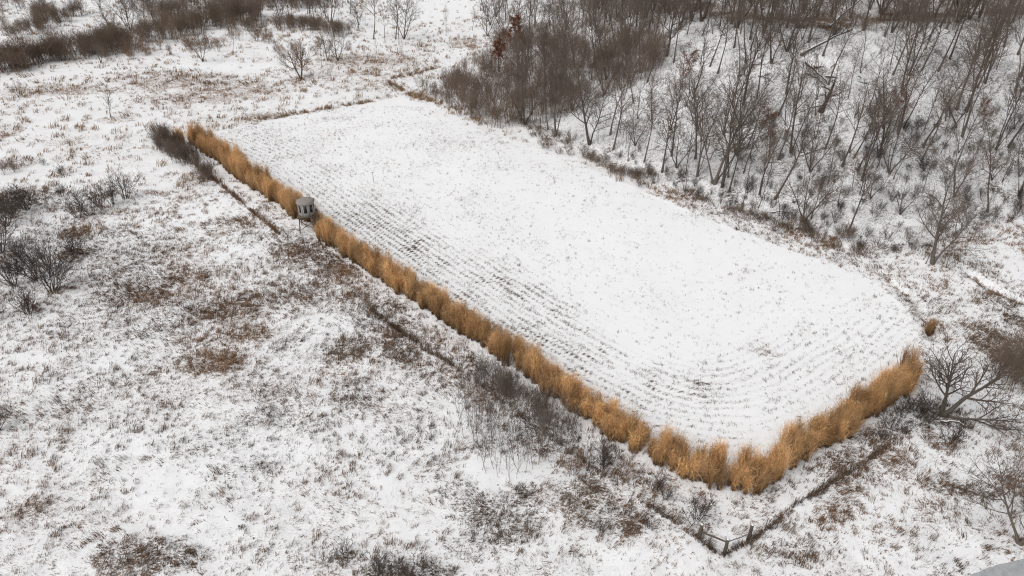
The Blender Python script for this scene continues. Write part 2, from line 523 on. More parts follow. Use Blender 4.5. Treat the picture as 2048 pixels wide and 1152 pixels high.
def cover(x, y):
    """how much dead grass stands out of the snow here, and its colour"""
    x, y = np.asarray(x, float), np.asarray(y, float)
    d = hill_d(x, y)
    f = inside(x, y, FIELD)
    r = dist_poly(x, y, ROWALL)
    big = fbm(x / 14, y / 14, 51, 3)
    med = fbm(x / 4.0, y / 4.0, 52, 3)
    # meadow
    c = 0.49 + 0.26 * big + 0.20 * med
    t = 0.62 + 0.6 * noise(x / 9, y / 9, 53) + 0.9 * ss((y - 88) / 30)
    c = c - 0.04 * ss((y - 95) / 20)
    for (px, py, rx, ry, st, tn) in PW:
        e = np.sqrt(((x - px) / rx) ** 2 + ((y - py) / ry) ** 2)
        w = ss((1.35 - e - 0.55 * med) / 0.7) * st
        t = np.where(w > 0.05, t * (1 - np.minimum(w, 1)) + tn * np.minimum(w, 1), t)
        c = np.maximum(c, w) if st >= 0.6 else c + w * 0.8
    fd = dist_poly(x, y, FENCE_PTS)
    # ground between fence and the tall grass carries more weeds
    lane = ss((4.2 - fd) / 2.5) * ss((y - 34) / 10) * (1 - ss((y - 75) / 20))
    c = c + 0.25 * lane
    for S, wd in ((NSTRIP, 0.9), (NSTRIP2, 1.1), (NSTRIP3, 0.8)):
        w = ss((wd * 1.4 - dist_poly(x, y, S)) / wd)
        c = np.maximum(c, w * (0.85 + 0.6 * med))
        t = t * (1 - w) + 1.5 * w
    c = np.minimum(c, 0.9) + 0.12 * med
    # field: stubble rows by the tall grass, thin elsewhere
    rows = 0.5 + 0.5 * np.cos(2 * math.pi * (dist_poly(x, y, GUIDE) / 0.95 + 0.35 * noise(x / 7, y / 7, 60)))
    band = ss((r - 1.2) / 1.5) * (1 - 0.8 * ss((r - 10.0 - 5 * big) / 6.0) - 0.2 * ss((r - 20) / 8)) * (1 - 0.5 * ss((x - 10) / 16))
    midl = ss((y - 42) / 12) * (1 - ss((y - 86) / 22)) * 0.55 + 0.45
    cf = 0.06 + 0.16 * np.clip(med + big, 0, 1) + band * midl * np.clip(0.9 + 0.5 * med + 0.4 * big, 0.25, 1.2) * (0.06 + 1.05 * rows ** 1.7)
    isl = np.clip(fbm(x / 6.5, y / 6.5, 62, 3) - 0.22, 0, 1) * 1.5
    cf = cf + isl * 0.5
    cf = cf + 0.25 * ss((y - 84) / 25) * np.clip(0.35 + fbm(x / 8, y / 8, 64, 2), 0, 1) * (1 - ss((x + 2) / 14))
    tf = 0.25 + 1.4 * np.clip(noise(x / 5, y / 5, 66) + 0.05, 0, 1) * ss((r - 9) / 8)
    c = np.where(f, cf, c)
    t = np.where(f, tf, t)
    # wooded slope: litter and twigs poke through, plateau is brown beyond the brow
    ch = 0.70 + 0.36 * fbm(x / 7, y / 7, 70, 3) + 0.25 * med
    dbr = 41 - 16 * (1 - ss((x - 12) / 32))
    ch = ch + (0.42 + 0.5 * med) * ss((d - dbr) / 3) * (1 - ss((d - dbr - 6 - 8 * big) / 4)) * ss((x - 2) / 12)
    th = 0.15 + 0.55 * ss((d - dbr) / 4) + 0.25 * noise(x / 6, y / 6, 72)
    w = ss(d / 2.5)
    c = c * (1 - w) + ch * w
    t = t * (1 - w) + th * w
    toe = ss(1 - np.abs(d - 0.5) / 2.2) * ss((y - 70) / 8) * (1 - ss((y - 150) / 20)) * np.clip(0.6 + 1.2 * med, 0, 1)
    c = np.maximum(c, toe * 0.75)
    # bare bright snow pans
    for (u, v, ru, rv) in ((430, 420, 70, 25), (2010, 520, 60, 34), (440, 133, 110, 9), (1600, 1010, 50, 25), (1010, 935, 90, 35), (60, 100, 80, 14), (880, 20, 80, 25)):
        p = flat(u, v)
        rx = flat(u + ru, v)[0] - p[0]
        ry = (flat(u, v - rv)[1] - flat(u, v + rv)[1]) / 2
        e = np.sqrt(((x - p[0]) / rx) ** 2 + ((y - p[1]) / ry) ** 2)
        c = c * (1 - 0.55 * ss((1.3 - e - 0.6 * med) / 0.7))
    return np.clip(c, 0, 1.3), np.clip(t, 0, 2)


# ------------------------------------------------------------------ ground
def spaced(lo, hi, step, out_lo, out_hi, growth=1.12):
    a = list(np.arange(lo, hi, step))
    s, p = step, a[-1]
    while p < out_hi:
        s = min(s * growth, 180)
        p += s
        a.append(p)
    s, p, b = step, lo, []
    while p > out_lo:
        s = min(s * growth, 180)
        p -= s
        b.append(p)
    return np.array(b[::-1] + a)


gx = spaced(-74, 78, 0.42, -3500, 3500)
gy = np.concatenate([spaced(25, 112, 0.40, -600, 112.3), ])
s, p, ext = 0.40, gy[-1], []
while p < 5200:
    s = min(s * 1.022 if p < 330 else s * 1.15, 220)
    p += s
    ext.append(p)
gy = np.concatenate([gy, ext])
X, Y = np.meshgrid(gx, gy)
Z = height(X, Y)
CV, TN = cover(X, Y)
SOIL = np.maximum(0.75 * (1 - ss((dist_poly(X, Y, DITCH) - 0.45) / 0.6)), 0.5 * (1 - ss((dist_poly(X, Y, BANK) - 0.3) / 0.6)))
SOIL = np.maximum(SOIL, 0.68 * (1 - ss(np.abs(dist_poly(X, Y, CREEK) - 0.85) / 0.35)))
nx, ny = len(gx), len(gy)
idx = np.arange(nx * ny).reshape(ny, nx)
Q = np.stack([idx[:-1, :-1], idx[:-1, 1:], idx[1:, 1:], idx[1:, :-1]], -1).reshape(-1, 4)
ground = link('ground', mesh_from('ground', np.stack([X, Y, Z], -1).reshape(-1, 3), Q, M['ground'], smooth=True,
                                  attrs=dict(cover=CV.ravel(), tan=np.clip(TN.ravel(), 0, 1.2), soil=SOIL.ravel())))
tag(ground, 'snow covered meadow, field and wooded hillside', kind='structure')

# creek ice
P = np.array(CREEK)
cv, cf = [], []
for i in range(len(P)):
    a, b = P[max(i - 1, 0)], P[min(i + 1, len(P) - 1)]
    t = (b - a) / np.linalg.norm(b - a)
    n = np.array([-t[1], t[0]])
    cv += [(*(P[i] - n * 1.3), -0.42), (*(P[i] + n * 1.3), -0.42)]
cf = [(2 * i, 2 * i + 2, 2 * i + 3, 2 * i + 1) for i in range(len(P) - 1)]
tag(link('creek_ice', mesh_from('creek_ice', cv, cf, M['ice'])), 'grey frozen creek at the corner of the snowy meadow', kind='structure')

# ------------------------------------------------------------------ dead grass in the snow
GREY_A, GREY_B = np.array([0.045, 0.037, 0.031]), np.array([0.165, 0.136, 0.11])
RUST_A, RUST_B = np.array([0.13, 0.07, 0.038]), np.array([0.36, 0.215, 0.12])
STRAW_A, STRAW_B = np.array([0.20, 0.13, 0.07]), np.array([0.42, 0.29, 0.165])


def grass_col(t, n):
    k = rs.uniform(0, 1, n)[:, None]
    g, r_, s_ = GREY_A + (GREY_B - GREY_A) * k, RUST_A + (RUST_B - RUST_A) * k, STRAW_A + (STRAW_B - STRAW_A) * k
    t = np.clip(t + rs.normal(0, 0.22, n), 0, 2)[:, None]
    return np.where(t < 1, g * (1 - t) + r_ * t, r_ * (2 - t) + s_ * (t - 1))


def scatter(n, y0, y1, k=0.80, m=10):
    y = np.sqrt(rs.uniform(y0 * y0, y1 * y1, n))
    x = rs.uniform(-1, 1, n) * (k * y + m)
    return x, y


def tufts(x, y, t, nb, hgt, spread, lean, wid, nseg=2, wind=0.0):
    """nb blades per tuft; the whole tuft lies over in the local wind direction"""
    n = len(x)
    rep = np.repeat(np.arange(n), nb)
    N = len(rep)
    wa = 0.55 + wind + 1.6 * noise(x / 12, y / 12, 80) + 0.9 * noise(x / 2.5, y / 2.5, 81)
    flip = np.where(noise(x / 7, y / 7, 83) > 0.25, math.pi, 0.0)
    rad = spread[rep] * np.sqrt(rs.uniform(0, 1, N))
    a = rs.uniform(0, 2 * math.pi, N)
    bx, by = x[rep] + rad * np.cos(a), y[rep] + rad * np.sin(a)
    bz = height(bx, by) - 0.03
    az = (wa + flip)[rep] + rs.normal(0, 0.55, N)
    hh = hgt[rep] * rs.uniform(0.55, 1.2, N)
    th0 = np.abs(rs.normal(0.25, 0.2, N))
    th1 = np.clip(lean[rep] + rs.normal(0, 0.35, N), 0.2, 2.0)
    c = grass_col(t[rep], N)
    return blades(np.stack([bx, by, bz], 1), az, hh, th0, th1, wid[rep] * rs.uniform(0.7, 1.3, N), nseg, c * 0.75, c * 1.2)


# meadow tussocks
def in_meadow(x, y):
    d = hill_d(x, y)
    return ~inside(x, y, FIELD) & (d < 1.5) & (dist_poly(x, y, CREEK) > 0.95) & (dist_poly(x, y, ROWALL) > 0.3)


x, y = scatter(235000, 22, 100, 0.74, 15)
ok = in_meadow(x, y)
x, y = x[ok], y[ok]
c, t = cover(x, y)
fine = fbm(x / 0.8, y / 0.8, 90, 2)
keep = rs.uniform(0, 1, len(x)) < np.clip((c - 0.20 + 0.42 * fine) * 1.0, 0, 0.95)
x, y, c, t = x[keep], y[keep], c[keep], t[keep]
n = len(x)
sz = np.exp(rs.normal(-0.12, 0.5, n))
nb = np.clip((3 + 5 * np.clip(c, 0, 1)) * sz * rs.uniform(0.6, 1.2, n), 2, 16).astype(int)
parts = [tufts(x, y, t, nb, np.clip(0.24 * sz, 0.12, 0.62) * (0.75 + 0.5 * c), np.clip(0.13 * sz, 0.06, 0.3), 1.15 + 0.45 * rs.uniform(-1, 1, n), 0.025 + 0.016 * rs.uniform(0, 1, n))]
# thin upright weed stalks: grey haze over the thicker patches
x, y = scatter(230000, 22, 96, 0.74, 15)
ok = in_meadow(x, y)
x, y = x[ok], y[ok]
c, t = cover(x, y)
keep = rs.uniform(0, 1, len(x)) < np.clip((c - 0.36 + 0.5 * fbm(x / 3, y / 3, 91, 2)) * 0.9, 0.02, 0.8)
x, y, c, t = x[keep], y[keep], c[keep], t[keep]
n = len(x)
parts.append(tufts(x, y, t * 0.8, rs.randint(2, 5, n), 0.35 + 0.5 * rs.uniform(0, 1, n), np.full(n, 0.2), 0.35 + 0.3 * rs.uniform(-1, 1, n), 0.011 + 0.006 * rs.uniform(0, 1, n), 1))
# larger rust and straw tussocks
x, y = scatter(2900, 22, 104, 0.74, 15)
ok = in_meadow(x, y)
x, y = x[ok], y[ok]
keep = rs.uniform(0, 1, len(x)) < np.clip(0.32 + 0.8 * fbm(x / 10, y / 10, 160, 2) + 0.3 * ss((y - 60) / 30), 0.03, 0.9)
x, y = x[keep], y[keep]
n = len(x)
sz = np.exp(rs.normal(0, 0.35, n))
parts.append(tufts(x, y, 0.75 + 0.5 * ss((y - 55) / 35) + 0.3 * rs.normal(0, 1, n), np.clip(26 * sz, 12, 60).astype(int), np.clip(0.42 * sz, 0.25, 0.8), np.clip(0.3 * sz, 0.15, 0.7), 1.15 + 0.35 * rs.uniform(-1, 1, n), np.full(n, 0.026)))
V, Fq, C = join(parts)
print('meadow tufts', n, 'tris', len(Fq) * 2)
tag(link('meadow_grass', mesh_from('meadow_grass', V, Fq, M['blade'], C)), 'dead grey and rust grass poking through the meadow snow', 'grass', kind='stuff')

# field stubble and specks
x, y = scatter(230000, 36, 142, 0.75, 8)
ok = inside(x, y, FIELD)
x, y = x[ok], y[ok]
c, t = cover(x, y)
keep = rs.uniform(0, 1, len(x)) < np.clip(c * 1.5 - 0.06 + 0.22 * noise(x / 0.8, y / 0.8, 92), 0.075, 0.95)
x, y, c, t = x[keep], y[keep], c[keep], t[keep]
n = len(x)
nb = rs.randint(3, 6, n)
sz = np.exp(rs.normal(0, 0.4, n)) 
nb = np.clip(nb * sz, 2, 12).astype(int)
V, Fq, C = tufts(x, y, t, nb, np.clip(0.16 * sz, 0.07, 0.4), np.clip(0.12 * sz, 0.06, 0.25), 0.95 + 0.5 * rs.uniform(-1, 1, n), 0.026 + 0.016 * rs.uniform(0, 1, n), 1, 0.8)
print('stubble', n, 'tris', len(Fq) * 2)
tag(link('field_stubble', mesh_from('field_stubble', V, Fq, M['blade'], C)), 'short grey stubble rows showing through the field snow', 'stubble', kind='stuff')

# marsh tussocks to the north and west
x, y = scatter(90000, 98, 330, 0.80, 15)
d = hill_d(x, y)
ok = ~inside(x, y, FIELD) & (d < 1.0)
x, y = x[ok], y[ok]
c, t = cover(x, y)
fine = fbm(x / 2.2, y / 2.2, 94, 2)
keep = rs.uniform(0, 1, len(x)) < np.clip((c - 0.18 + 0.5 * fine) * 1.0 * np.clip(160 / y, 0.4, 1), 0, 0.95)
x, y, c, t = x[keep], y[keep], c[keep], t[keep]
n = len(x)
sz = np.exp(rs.normal(0, 0.5, n))
V, Fq, C = tufts(x, y, t + 0.25, np.clip(7 * sz, 4, 22).astype(int), np.clip(0.5 * sz, 0.3, 1.2), np.clip(0.35 * sz, 0.2, 0.9), 1.0 + 0.5 * rs.uniform(-1, 1, n), 0.04 + 0.03 * rs.uniform(0, 1, n) + 0.0001 * y, 2, 0.2)
print('marsh', n, 'tris', len(Fq) * 2)
tag(link('marsh_grass', mesh_from('marsh_grass', V, Fq, M['blade'], C)), 'tan tussock grass scattered over the snowy marsh behind the field', 'grass', kind='stuff')

# weeds along the fence
x, y, w = [], [], []
for (a, b) in zip(FENCE_PTS[:-1], FENCE_PTS[1:]):
    ln = np.linalg.norm(b - a)
    k = int(ln * 26)
    tt = rs.uniform(0, 1, k)
    q = a + (b - a) * tt[:, None] + rs.normal(0, 0.13, (k, 2))
    x.append(q[:, 0])
    y.append(q[:, 1])
x, y = np.concatenate(x), np.concatenate(y)
u, v = project(x, y, 0)
dens = np.where((u > 560) & (v < 616), 0.12, np.where((u > 905) & (u < 1290) & (v < 1010), 0.3, 0.9)) * np.clip(0.75 + 1.3 * fbm(x / 2.6, y / 2.6, 96, 2), 0.05, 1)
keep = rs.uniform(0, 1, len(x)) < dens
x, y = x[keep], y[keep]
n = len(x)
t = np.where(y > 80, 1.0, 0.3) + 0.3 * noise(x / 3, y / 3, 97)
V, Fq, C = tufts(x, y, t, rs.randint(5, 9, n), 0.3 + 0.45 * rs.uniform(0, 1, n), np.full(n, 0.12), 0.6 + 0.4 * rs.uniform(-1, 1, n), np.full(n, 0.03))
tag(link('fence_weeds', mesh_from('fence_weeds', V, Fq, M['blade'], C)), 'brown weeds grown into the wire fence line', 'weeds', kind='stuff')

x, y = [], []
for S, wd, dn in ((NSTRIP, 0.45, 9), (NSTRIP2, 0.7, 14), (NSTRIP3, 0.4, 9), ([flat(*p) for p in [(395, 262), (450, 258), (500, 243)]], 0.9, 3), ([flat(*p) for p in [(880, 205), (930, 228), (965, 252)]], 1.0, 8)):
    for (a, b) in zip(S[:-1], S[1:]):
        k = int(np.linalg.norm(b - a) * dn)
        q = a + (b - a) * rs.uniform(0, 1, k)[:, None] + rs.normal(0, wd, (k, 2))
        x.append(q[:, 0])
        y.append(q[:, 1])
x, y = np.concatenate(x), np.concatenate(y)
keep = fbm(x / 3, y / 3, 140, 2) > -0.12
x, y = x[keep], y[keep]
n = len(x)
V, Fq, C = tufts(x, y, 1.6 + 0.4 * noise(x / 4, y / 4, 141), rs.randint(6, 11, n), 0.5 + 0.5 * rs.uniform(0, 1, n), np.full(n, 0.25), 0.7 + 0.4 * rs.uniform(-1, 1, n), np.full(n, 0.045))
tag(link('straw_strip_grass', mesh_from('straw_strip_grass', V, Fq, M['blade'], C)), 'straw coloured grass strip edging the far end of the field', 'grass', kind='stuff')

# twiggy undergrowth on the wooded slope
x, y = scatter(255000, 60, 215, 0.85, 10)
d = hill_d(x, y)
ok = (d > 0.0) & (d < 95)
x, y, d = x[ok], y[ok], d[ok]
c, t = cover(x, y)
br = fbm(x / 5, y / 5, 98, 3)
keep = rs.uniform(0, 1, len(x)) < np.clip(0.42 + 1.3 * br + 0.35 * (c > 0.95) + 0.3 * (d < 3), 0.04, 0.9) * np.clip(125 / y, 0.4, 1)
x, y, d, t = x[keep], y[keep], d[keep], t[keep]
n = len(x)
tall = np.clip(0.35 + 0.9 * fbm(x / 8, y / 8, 99, 2), 0.15, 1.2)
V, Fq, C = tufts(x, y, t * 0.55, rs.randint(4, 8, n), 0.35 + 1.3 * tall * rs.uniform(0.3, 1, n), 0.2 + 0.35 * rs.uniform(0, 1, n), 0.8 + 0.7 * rs.uniform(-1, 1, n), 0.020 + 0.014 * rs.uniform(0, 1, n), 1, 0.4)
print('slope', n, 'tris', len(Fq) * 2)
tag(link('slope_undergrowth', mesh_from('slope_undergrowth', V, Fq, M['blade'], C)), 'tangled grey brush and litter on the wooded snowy slope', 'undergrowth', kind='stuff')


# ------------------------------------------------------------------ trees and shrubs: generator
def norm3(a):
    l = math.sqrt(a[0] * a[0] + a[1] * a[1] + a[2] * a[2]) or 1.0
    return (a[0] / l, a[1] / l, a[2] / l)


def grow(R, p, d, ln, r, lev, S, out):
    spec = S[lev]
    n = spec['n']
    pts, rad, dirs = [p], [r], [d]
    st = ln / n
    tip = spec.get('tip', 0.35)
    for i in range(n):
        w, up = spec['w'], spec['up']
        d = norm3((d[0] + R.gauss(0, w), d[1] + R.gauss(0, w), d[2] + R.gauss(0, w) + up))
        p = (p[0] + d[0] * st, p[1] + d[1] * st, p[2] + d[2] * st)
        if p[2] < 0.05:
            p = (p[0], p[1], 0.05)
        pts.append(p)
        dirs.append(d)
        rad.append(r * (1 - (1 - tip) * (i + 1) / n))
    out.setdefault(lev, []).append((pts, rad))
    if lev + 1 >= len(S):
        return
    ch = S[lev + 1]
    k = spec['kids']
    k = max(1, int(round(k * R.uniform(0.75, 1.25))))
    az = R.uniform(0, 6.28)
    for j in range(k):
        t = spec['t0'] + (1 - spec['t0']) * ((j + R.uniform(0.1, 0.9)) / k)
        f = t * n
        i = min(int(f), n - 1)
        q = f - i
        a, b = pts[i], pts[i + 1]
        sp = (a[0] + (b[0] - a[0]) * q, a[1] + (b[1] - a[1]) * q, a[2] + (b[2] - a[2]) * q)
        pd = dirs[i + 1]
        az += 2.4 + R.uniform(-0.5, 0.5)
        ang = math.radians(R.uniform(*spec['ang']))
        ref = (0, 0, 1) if abs(pd[2]) < 0.8 else (1, 0, 0)
        e1 = norm3((pd[1] * ref[2] - pd[2] * ref[1], pd[2] * ref[0] - pd[0] * ref[2], pd[0] * ref[1] - pd[1] * ref[0]))
        e2 = (pd[1] * e1[2] - pd[2] * e1[1], pd[2] * e1[0] - pd[0] * e1[2], pd[0] * e1[1] - pd[1] * e1[0])
        ca, sa, cz, sz = math.cos(ang), math.sin(ang), math.cos(az), math.sin(az)
        nd_ = norm3(tuple(pd[m] * ca + (e1[m] * cz + e2[m] * sz) * sa for m in range(3)))
        shape = spec.get('shape', 0.5)
        cl = ln * spec['lr'] * R.uniform(0.65, 1.2) * (1 - shape * max(0.0, t - spec['t0']) / (1 - spec['t0']))
        rr = rad[i] + (rad[i + 1] - rad[i]) * q
        cr = max(min(rr * 0.75, r * spec['rr']), ch.get('rmin', 0.008))
        grow(R, sp, nd_, cl, cr, lev + 1, S, out)


def tubes(branches, sides):
    by = {}
    for pts, rad in branches:
        by.setdefault(len(pts), []).append((pts, rad))
    res = []
    for n, L_ in by.items():
        Pn = np.array([b[0] for b in L_], float)
        Rn = np.array([b[1] for b in L_], float)
        B = len(L_)
        T = np.zeros_like(Pn)
        T[:, 1:-1] = Pn[:, 2:] - Pn[:, :-2]
        T[:, 0] = Pn[:, 1] - Pn[:, 0]
        T[:, -1] = Pn[:, -1] - Pn[:, -2]
        T /= np.linalg.norm(T, axis=2, keepdims=True) + 1e-9
        mean = np.abs(T.mean(1)[:, 2]) > 0.8
        ref = np.where(mean[:, None], np.array([[1.0, 0, 0]]), np.array([[0, 0, 1.0]]))[:, None, :]
        A = np.cross(T, np.broadcast_to(ref, T.shape))
        A /= np.linalg.norm(A, axis=2, keepdims=True) + 1e-9
        Bn = np.cross(T, A)
        ph = np.arange(sides) * 2 * math.pi / sides
        ring = A[:, :, None, :] * np.cos(ph)[None, None, :, None] + Bn[:, :, None, :] * np.sin(ph)[None, None, :, None]
        V = Pn[:, :, None, :] + ring * Rn[:, :, None, None]
        base = (np.arange(B) * n * sides)[:, None, None]
        i, k = np.meshgrid(np.arange(n - 1), np.arange(sides), indexing='ij')
        k2 = (k + 1) % sides
        q = np.stack([i * sides + k, i * sides + k2, (i + 1) * sides + k2, (i + 1) * sides + k], -1).reshape(1, -1, 4)
        Fq = (base + q).reshape(-1, 4)
        V = V.reshape(-1, 3)
        res.append((V, Fq, np.zeros((len(V), 3))))
    return join(res)


def flare(b, amt=1.5):
    pts, rad = b
    rad = list(rad)
    rad[0] *= amt
    return (pts, rad)


def make_tree(name, seed, stems, S, bark, twig, sides=(7, 5, 3, 3), leaves=None, trunk_levels=1):
    """stems: list of (lean dir, length, radius); returns dict of meshes"""
    R = random.Random(seed)
    out = {}
    for dr, ln, r in stems:
        off = (dr[0] * r * 1.2, dr[1] * r * 1.2, -0.15)
        grow(R, off, norm3(dr), ln, r, 0, S, out)
    tr = [tubes([flare(b) for b in out[0]], sides[0])]
    for l in range(1, trunk_levels):
        tr.append(tubes(out[l], sides[l]))
    cr = [tubes(out[l], sides[min(l, len(sides) - 1)]) for l in sorted(out) if l >= trunk_levels]
    V, Fq, _ = join(tr)
    V2, F2, _ = join(cr)
    res = dict(trunk=mesh_from(name + '_trunk', V, Fq, bark, smooth=True), crown=mesh_from(name + '_crown', V2, F2, twig, smooth=True), name=name)
    res['top'] = float(np.percentile(V2[:, 2], 99.5))
    if leaves:
        cnt, size, ca, cb, fr = leaves
        ends = [b[0][-1] for b in out[max(out)]] + [b[0][len(b[0]) // 2] for b in out[max(out)]]
        R2 = np.random.RandomState(seed)
        E = np.array(ends)
        E = E[E[:, 2] > res['top'] * fr]
        E = E[noise(E[:, 0] / 1.2, E[:, 1] / 1.2 + E[:, 2] / 1.5, seed) > -0.1]
        pick = E[R2.randint(0, len(E), cnt)] + R2.normal(0, 0.14, (cnt, 3))
        a1 = R2.normal(0, 1, (cnt, 3))
        a1 /= np.linalg.norm(a1, axis=1, keepdims=True)
        a2 = np.cross(a1, R2.normal(0, 1, (cnt, 3)))
        a2 /= np.linalg.norm(a2, axis=1, keepdims=True)
        sz = (size * R2.uniform(0.6, 1.3, cnt))[:, None]
        VV = np.stack([pick - a1 * sz, pick + a2 * sz * 0.55, pick + a1 * sz, pick - a2 * sz * 0.55], 1).reshape(-1, 3)
        FF = np.arange(cnt * 4).reshape(-1, 4)
        k = R2.uniform(0, 1, cnt)[:, None]
        CC = np.repeat(np.array(ca) * (1 - k) + np.array(cb) * k, 4, axis=0)
        res['foliage'] = mesh_from(name + '_foliage', VV, FF, M['leaf'], CC)
    return res


def spec_forest(kids=20, t0=0.38, lr=0.36, tw=0.009, w0=0.035, ang=(28, 60), k2=7, k3=6):
    return [dict(n=9, w=w0, up=0.03, kids=kids, t0=t0, ang=ang, lr=lr, rr=0.42, shape=0.55, tip=0.12),
            dict(n=5, w=0.11, up=0.07, kids=k2, t0=0.25, ang=(25, 55), lr=0.48, rr=0.5, shape=0.4, rmin=0.025, tip=0.3),
            dict(n=4, w=0.14, up=0.05, kids=k3, t0=0.15, ang=(25, 55), lr=0.5, rr=0.55, shape=0.3, rmin=0.015, tip=0.45),
            dict(n=3, w=0.16, up=0.05, kids=0, t0=0, ang=(20, 50), lr=0.5, rr=0.5, rmin=tw, tip=0.6)]


UP = (0, 0, 1)
TR = {}
TR['tall_a'] = make_tree('tall_a', 1, [(UP, 15, 0.19)], spec_forest(), M['bark'], M['twig'])
TR['tall_b'] = make_tree('tall_b', 2, [((0.08, 0.03, 1), 14, 0.17)], spec_forest(18, 0.45, 0.32, w0=0.05), M['bark'], M['twig'])
TR['tall_c'] = make_tree('tall_c', 3, [((-0.10, 0.05, 1), 16, 0.21), ((0.16, -0.05, 1), 13, 0.13)], spec_forest(15, 0.4, 0.34), M['bark'], M['twig'])
TR['tall_d'] = make_tree('tall_d', 33, [((0.05, -0.06, 1), 15, 0.15)], spec_forest(14, 0.52, 0.27, w0=0.055, k2=6), M['sap'], M['twig'])
TR['tall_e'] = make_tree('tall_e', 34, [((-0.12, 0.02, 1), 13, 0.13)], spec_forest(17, 0.40, 0.30, w0=0.075, k2=6), M['bark'], M['twig'])
TR['tall_f'] = make_tree('tall_f', 35, [((0.10, 0.08, 1), 14, 0.17), ((-0.05, -0.05, 1), 12.5, 0.12), ((-0.22, 0.1, 1), 9, 0.08)], spec_forest(12, 0.45, 0.28, w0=0.05, k2=6), M['bark'], M['twig'])
TR['fork_a'] = make_tree('fork_a', 4, [((0.12, 0, 1), 15, 0.20), ((-0.42, 0.1, 1), 11, 0.13), ((0.38, 0.2, 1), 12, 0.13)], spec_forest(14, 0.25, 0.40, w0=0.06, k2=7), M['bark'], M['twig'])
TR['fork_b'] = make_tree('fork_b', 5, [((-0.3, 0, 1), 11, 0.14), ((0.35, -0.15, 1), 11, 0.14), ((0.02, 0.3, 1), 12, 0.13), ((-0.1, -0.35, 1), 9, 0.09)], spec_forest(11, 0.25, 0.42, w0=0.07, k2=7), M['bark'], M['twig'])
TR['wide_a'] = make_tree('wide_a', 6, [((0.05, 0, 1), 13, 0.24)], spec_forest(16, 0.22, 0.55, w0=0.06, ang=(35, 68), k2=8, k3=6), M['bark'], M['twig'])
TR['wide_b'] = make_tree('wide_b', 16, [((-0.15, 0.1, 1), 12, 0.22), ((0.3, 0.1, 1), 9, 0.13)], spec_forest(13, 0.2, 0.52, w0=0.08, ang=(32, 66), k2=8, k3=6), M['bark'], M['twig'])
TR['pole_a'] = make_tree('pole_a', 7, [((0.04, 0, 1), 9, 0.075)], spec_forest(13, 0.35, 0.28, 0.010, 0.06, (25, 50), 5, 4), M['bark'], M['twig'])
TR['pole_b'] = make_tree('pole_b', 8, [((-0.08, 0.05, 1), 8, 0.07), ((0.2, 0.1, 1), 6, 0.045)], spec_forest(10, 0.3, 0.32, 0.010, 0.08, (25, 55), 5, 4), M['bark'], M['twig'])
TR['pole_c'] = make_tree('pole_c', 9, [((0.15, 0, 1), 7, 0.06)], spec_forest(12, 0.3, 0.35, 0.010, 0.10, (30, 60), 5, 5), M['bark'], M['twig'])
TR['birch'] = make_tree('birch', 10, [((0.10, 0, 1), 15, 0.15)], spec_forest(16, 0.35, 0.28, 0.010, 0.04, (22, 45), 5, 5), M['pale'], M['pale'])
TR['birch_fork'] = make_tree('birch_fork', 15, [((-0.28, 0, 1), 13, 0.12), ((-0.1, 0.1, 1), 13, 0.12), ((0.14, 0.0, 1), 11, 0.1)], spec_forest(11, 0.35, 0.28, 0.010, 0.04, (22, 45), 5, 5), M['pale'], M['pale'])
TR['oak'] = make_tree('oak', 11, [((0.03, 0, 1), 11, 0.17)], spec_forest(15, 0.28, 0.45, 0.010, 0.05, (35, 65), 6, 5), M['bark'], M['twig'],
                      leaves=(6500, 0.11, (0.12, 0.035, 0.014), (0.30, 0.10, 0.04), 0.35))
TR['oak_small'] = make_tree('oak_small', 12, [((0.06, 0, 1), 6, 0.07)], spec_forest(12, 0.22, 0.42, 0.009, 0.07, (30, 60), 5, 4), M['bark'], M['twig'],
                            leaves=(1900, 0.075, (0.11, 0.04, 0.02), (0.26, 0.105, 0.055), 0.25))
TR['beech_small'] = make_tree('beech_small', 13, [((0.03, 0, 1), 5.5, 0.05)], spec_forest(12, 0.3, 0.36, 0.009, 0.05, (35, 65), 5, 4), M['bark'], M['twig'],
                              leaves=(600, 0.055, (0.30, 0.20, 0.17), (0.50, 0.36, 0.30), 0.3))
TR['round'] = make_tree('round', 14, [((-0.38, 0.02, 1), 6.0, 0.15), ((0.30, -0.05, 1), 5.5, 0.15)],
                        [dict(n=7, w=0.07, up=0.06, kids=12, t0=0.25, ang=(25, 55), lr=0.62, rr=0.5, shape=0.45, tip=0.25),
                         dict(n=5, w=0.10, up=0.12, kids=9, t0=0.25, ang=(22, 50), lr=0.5, rr=0.5, shape=0.3, rmin=0.022, tip=0.3),
                         dict(n=4, w=0.12, up=0.09, kids=7, t0=0.1, ang=(22, 50), lr=0.55, rr=0.55, shape=0.2, rmin=0.014, tip=0.5),
                         dict(n=3, w=0.14, up=0.06, kids=0, t0=0, ang=(20, 50), lr=0.5, rr=0.5, rmin=0.010, tip=0.6)], M['dark'], M['ruddy'])
WIL = [dict(n=8, w=0.07, up=0.02, kids=8, t0=0.3, ang=(25, 50), lr=0.62, rr=0.62, shape=0.3, tip=0.28),
       dict(n=7, w=0.10, up=0.05, kids=9, t0=0.2, ang=(25, 55), lr=0.5, rr=0.5, shape=0.3, rmin=0.035, tip=0.3),
       dict(n=5, w=0.13, up=0.05, kids=6, t0=0.15, ang=(25, 55), lr=0.5, rr=0.5, shape=0.2, rmin=0.02, tip=0.4),
       dict(n=4, w=0.15, up=0.0, kids=0, t0=0, ang=(20, 50), lr=0.5, rr=0.5, rmin=0.010, tip=0.6)]
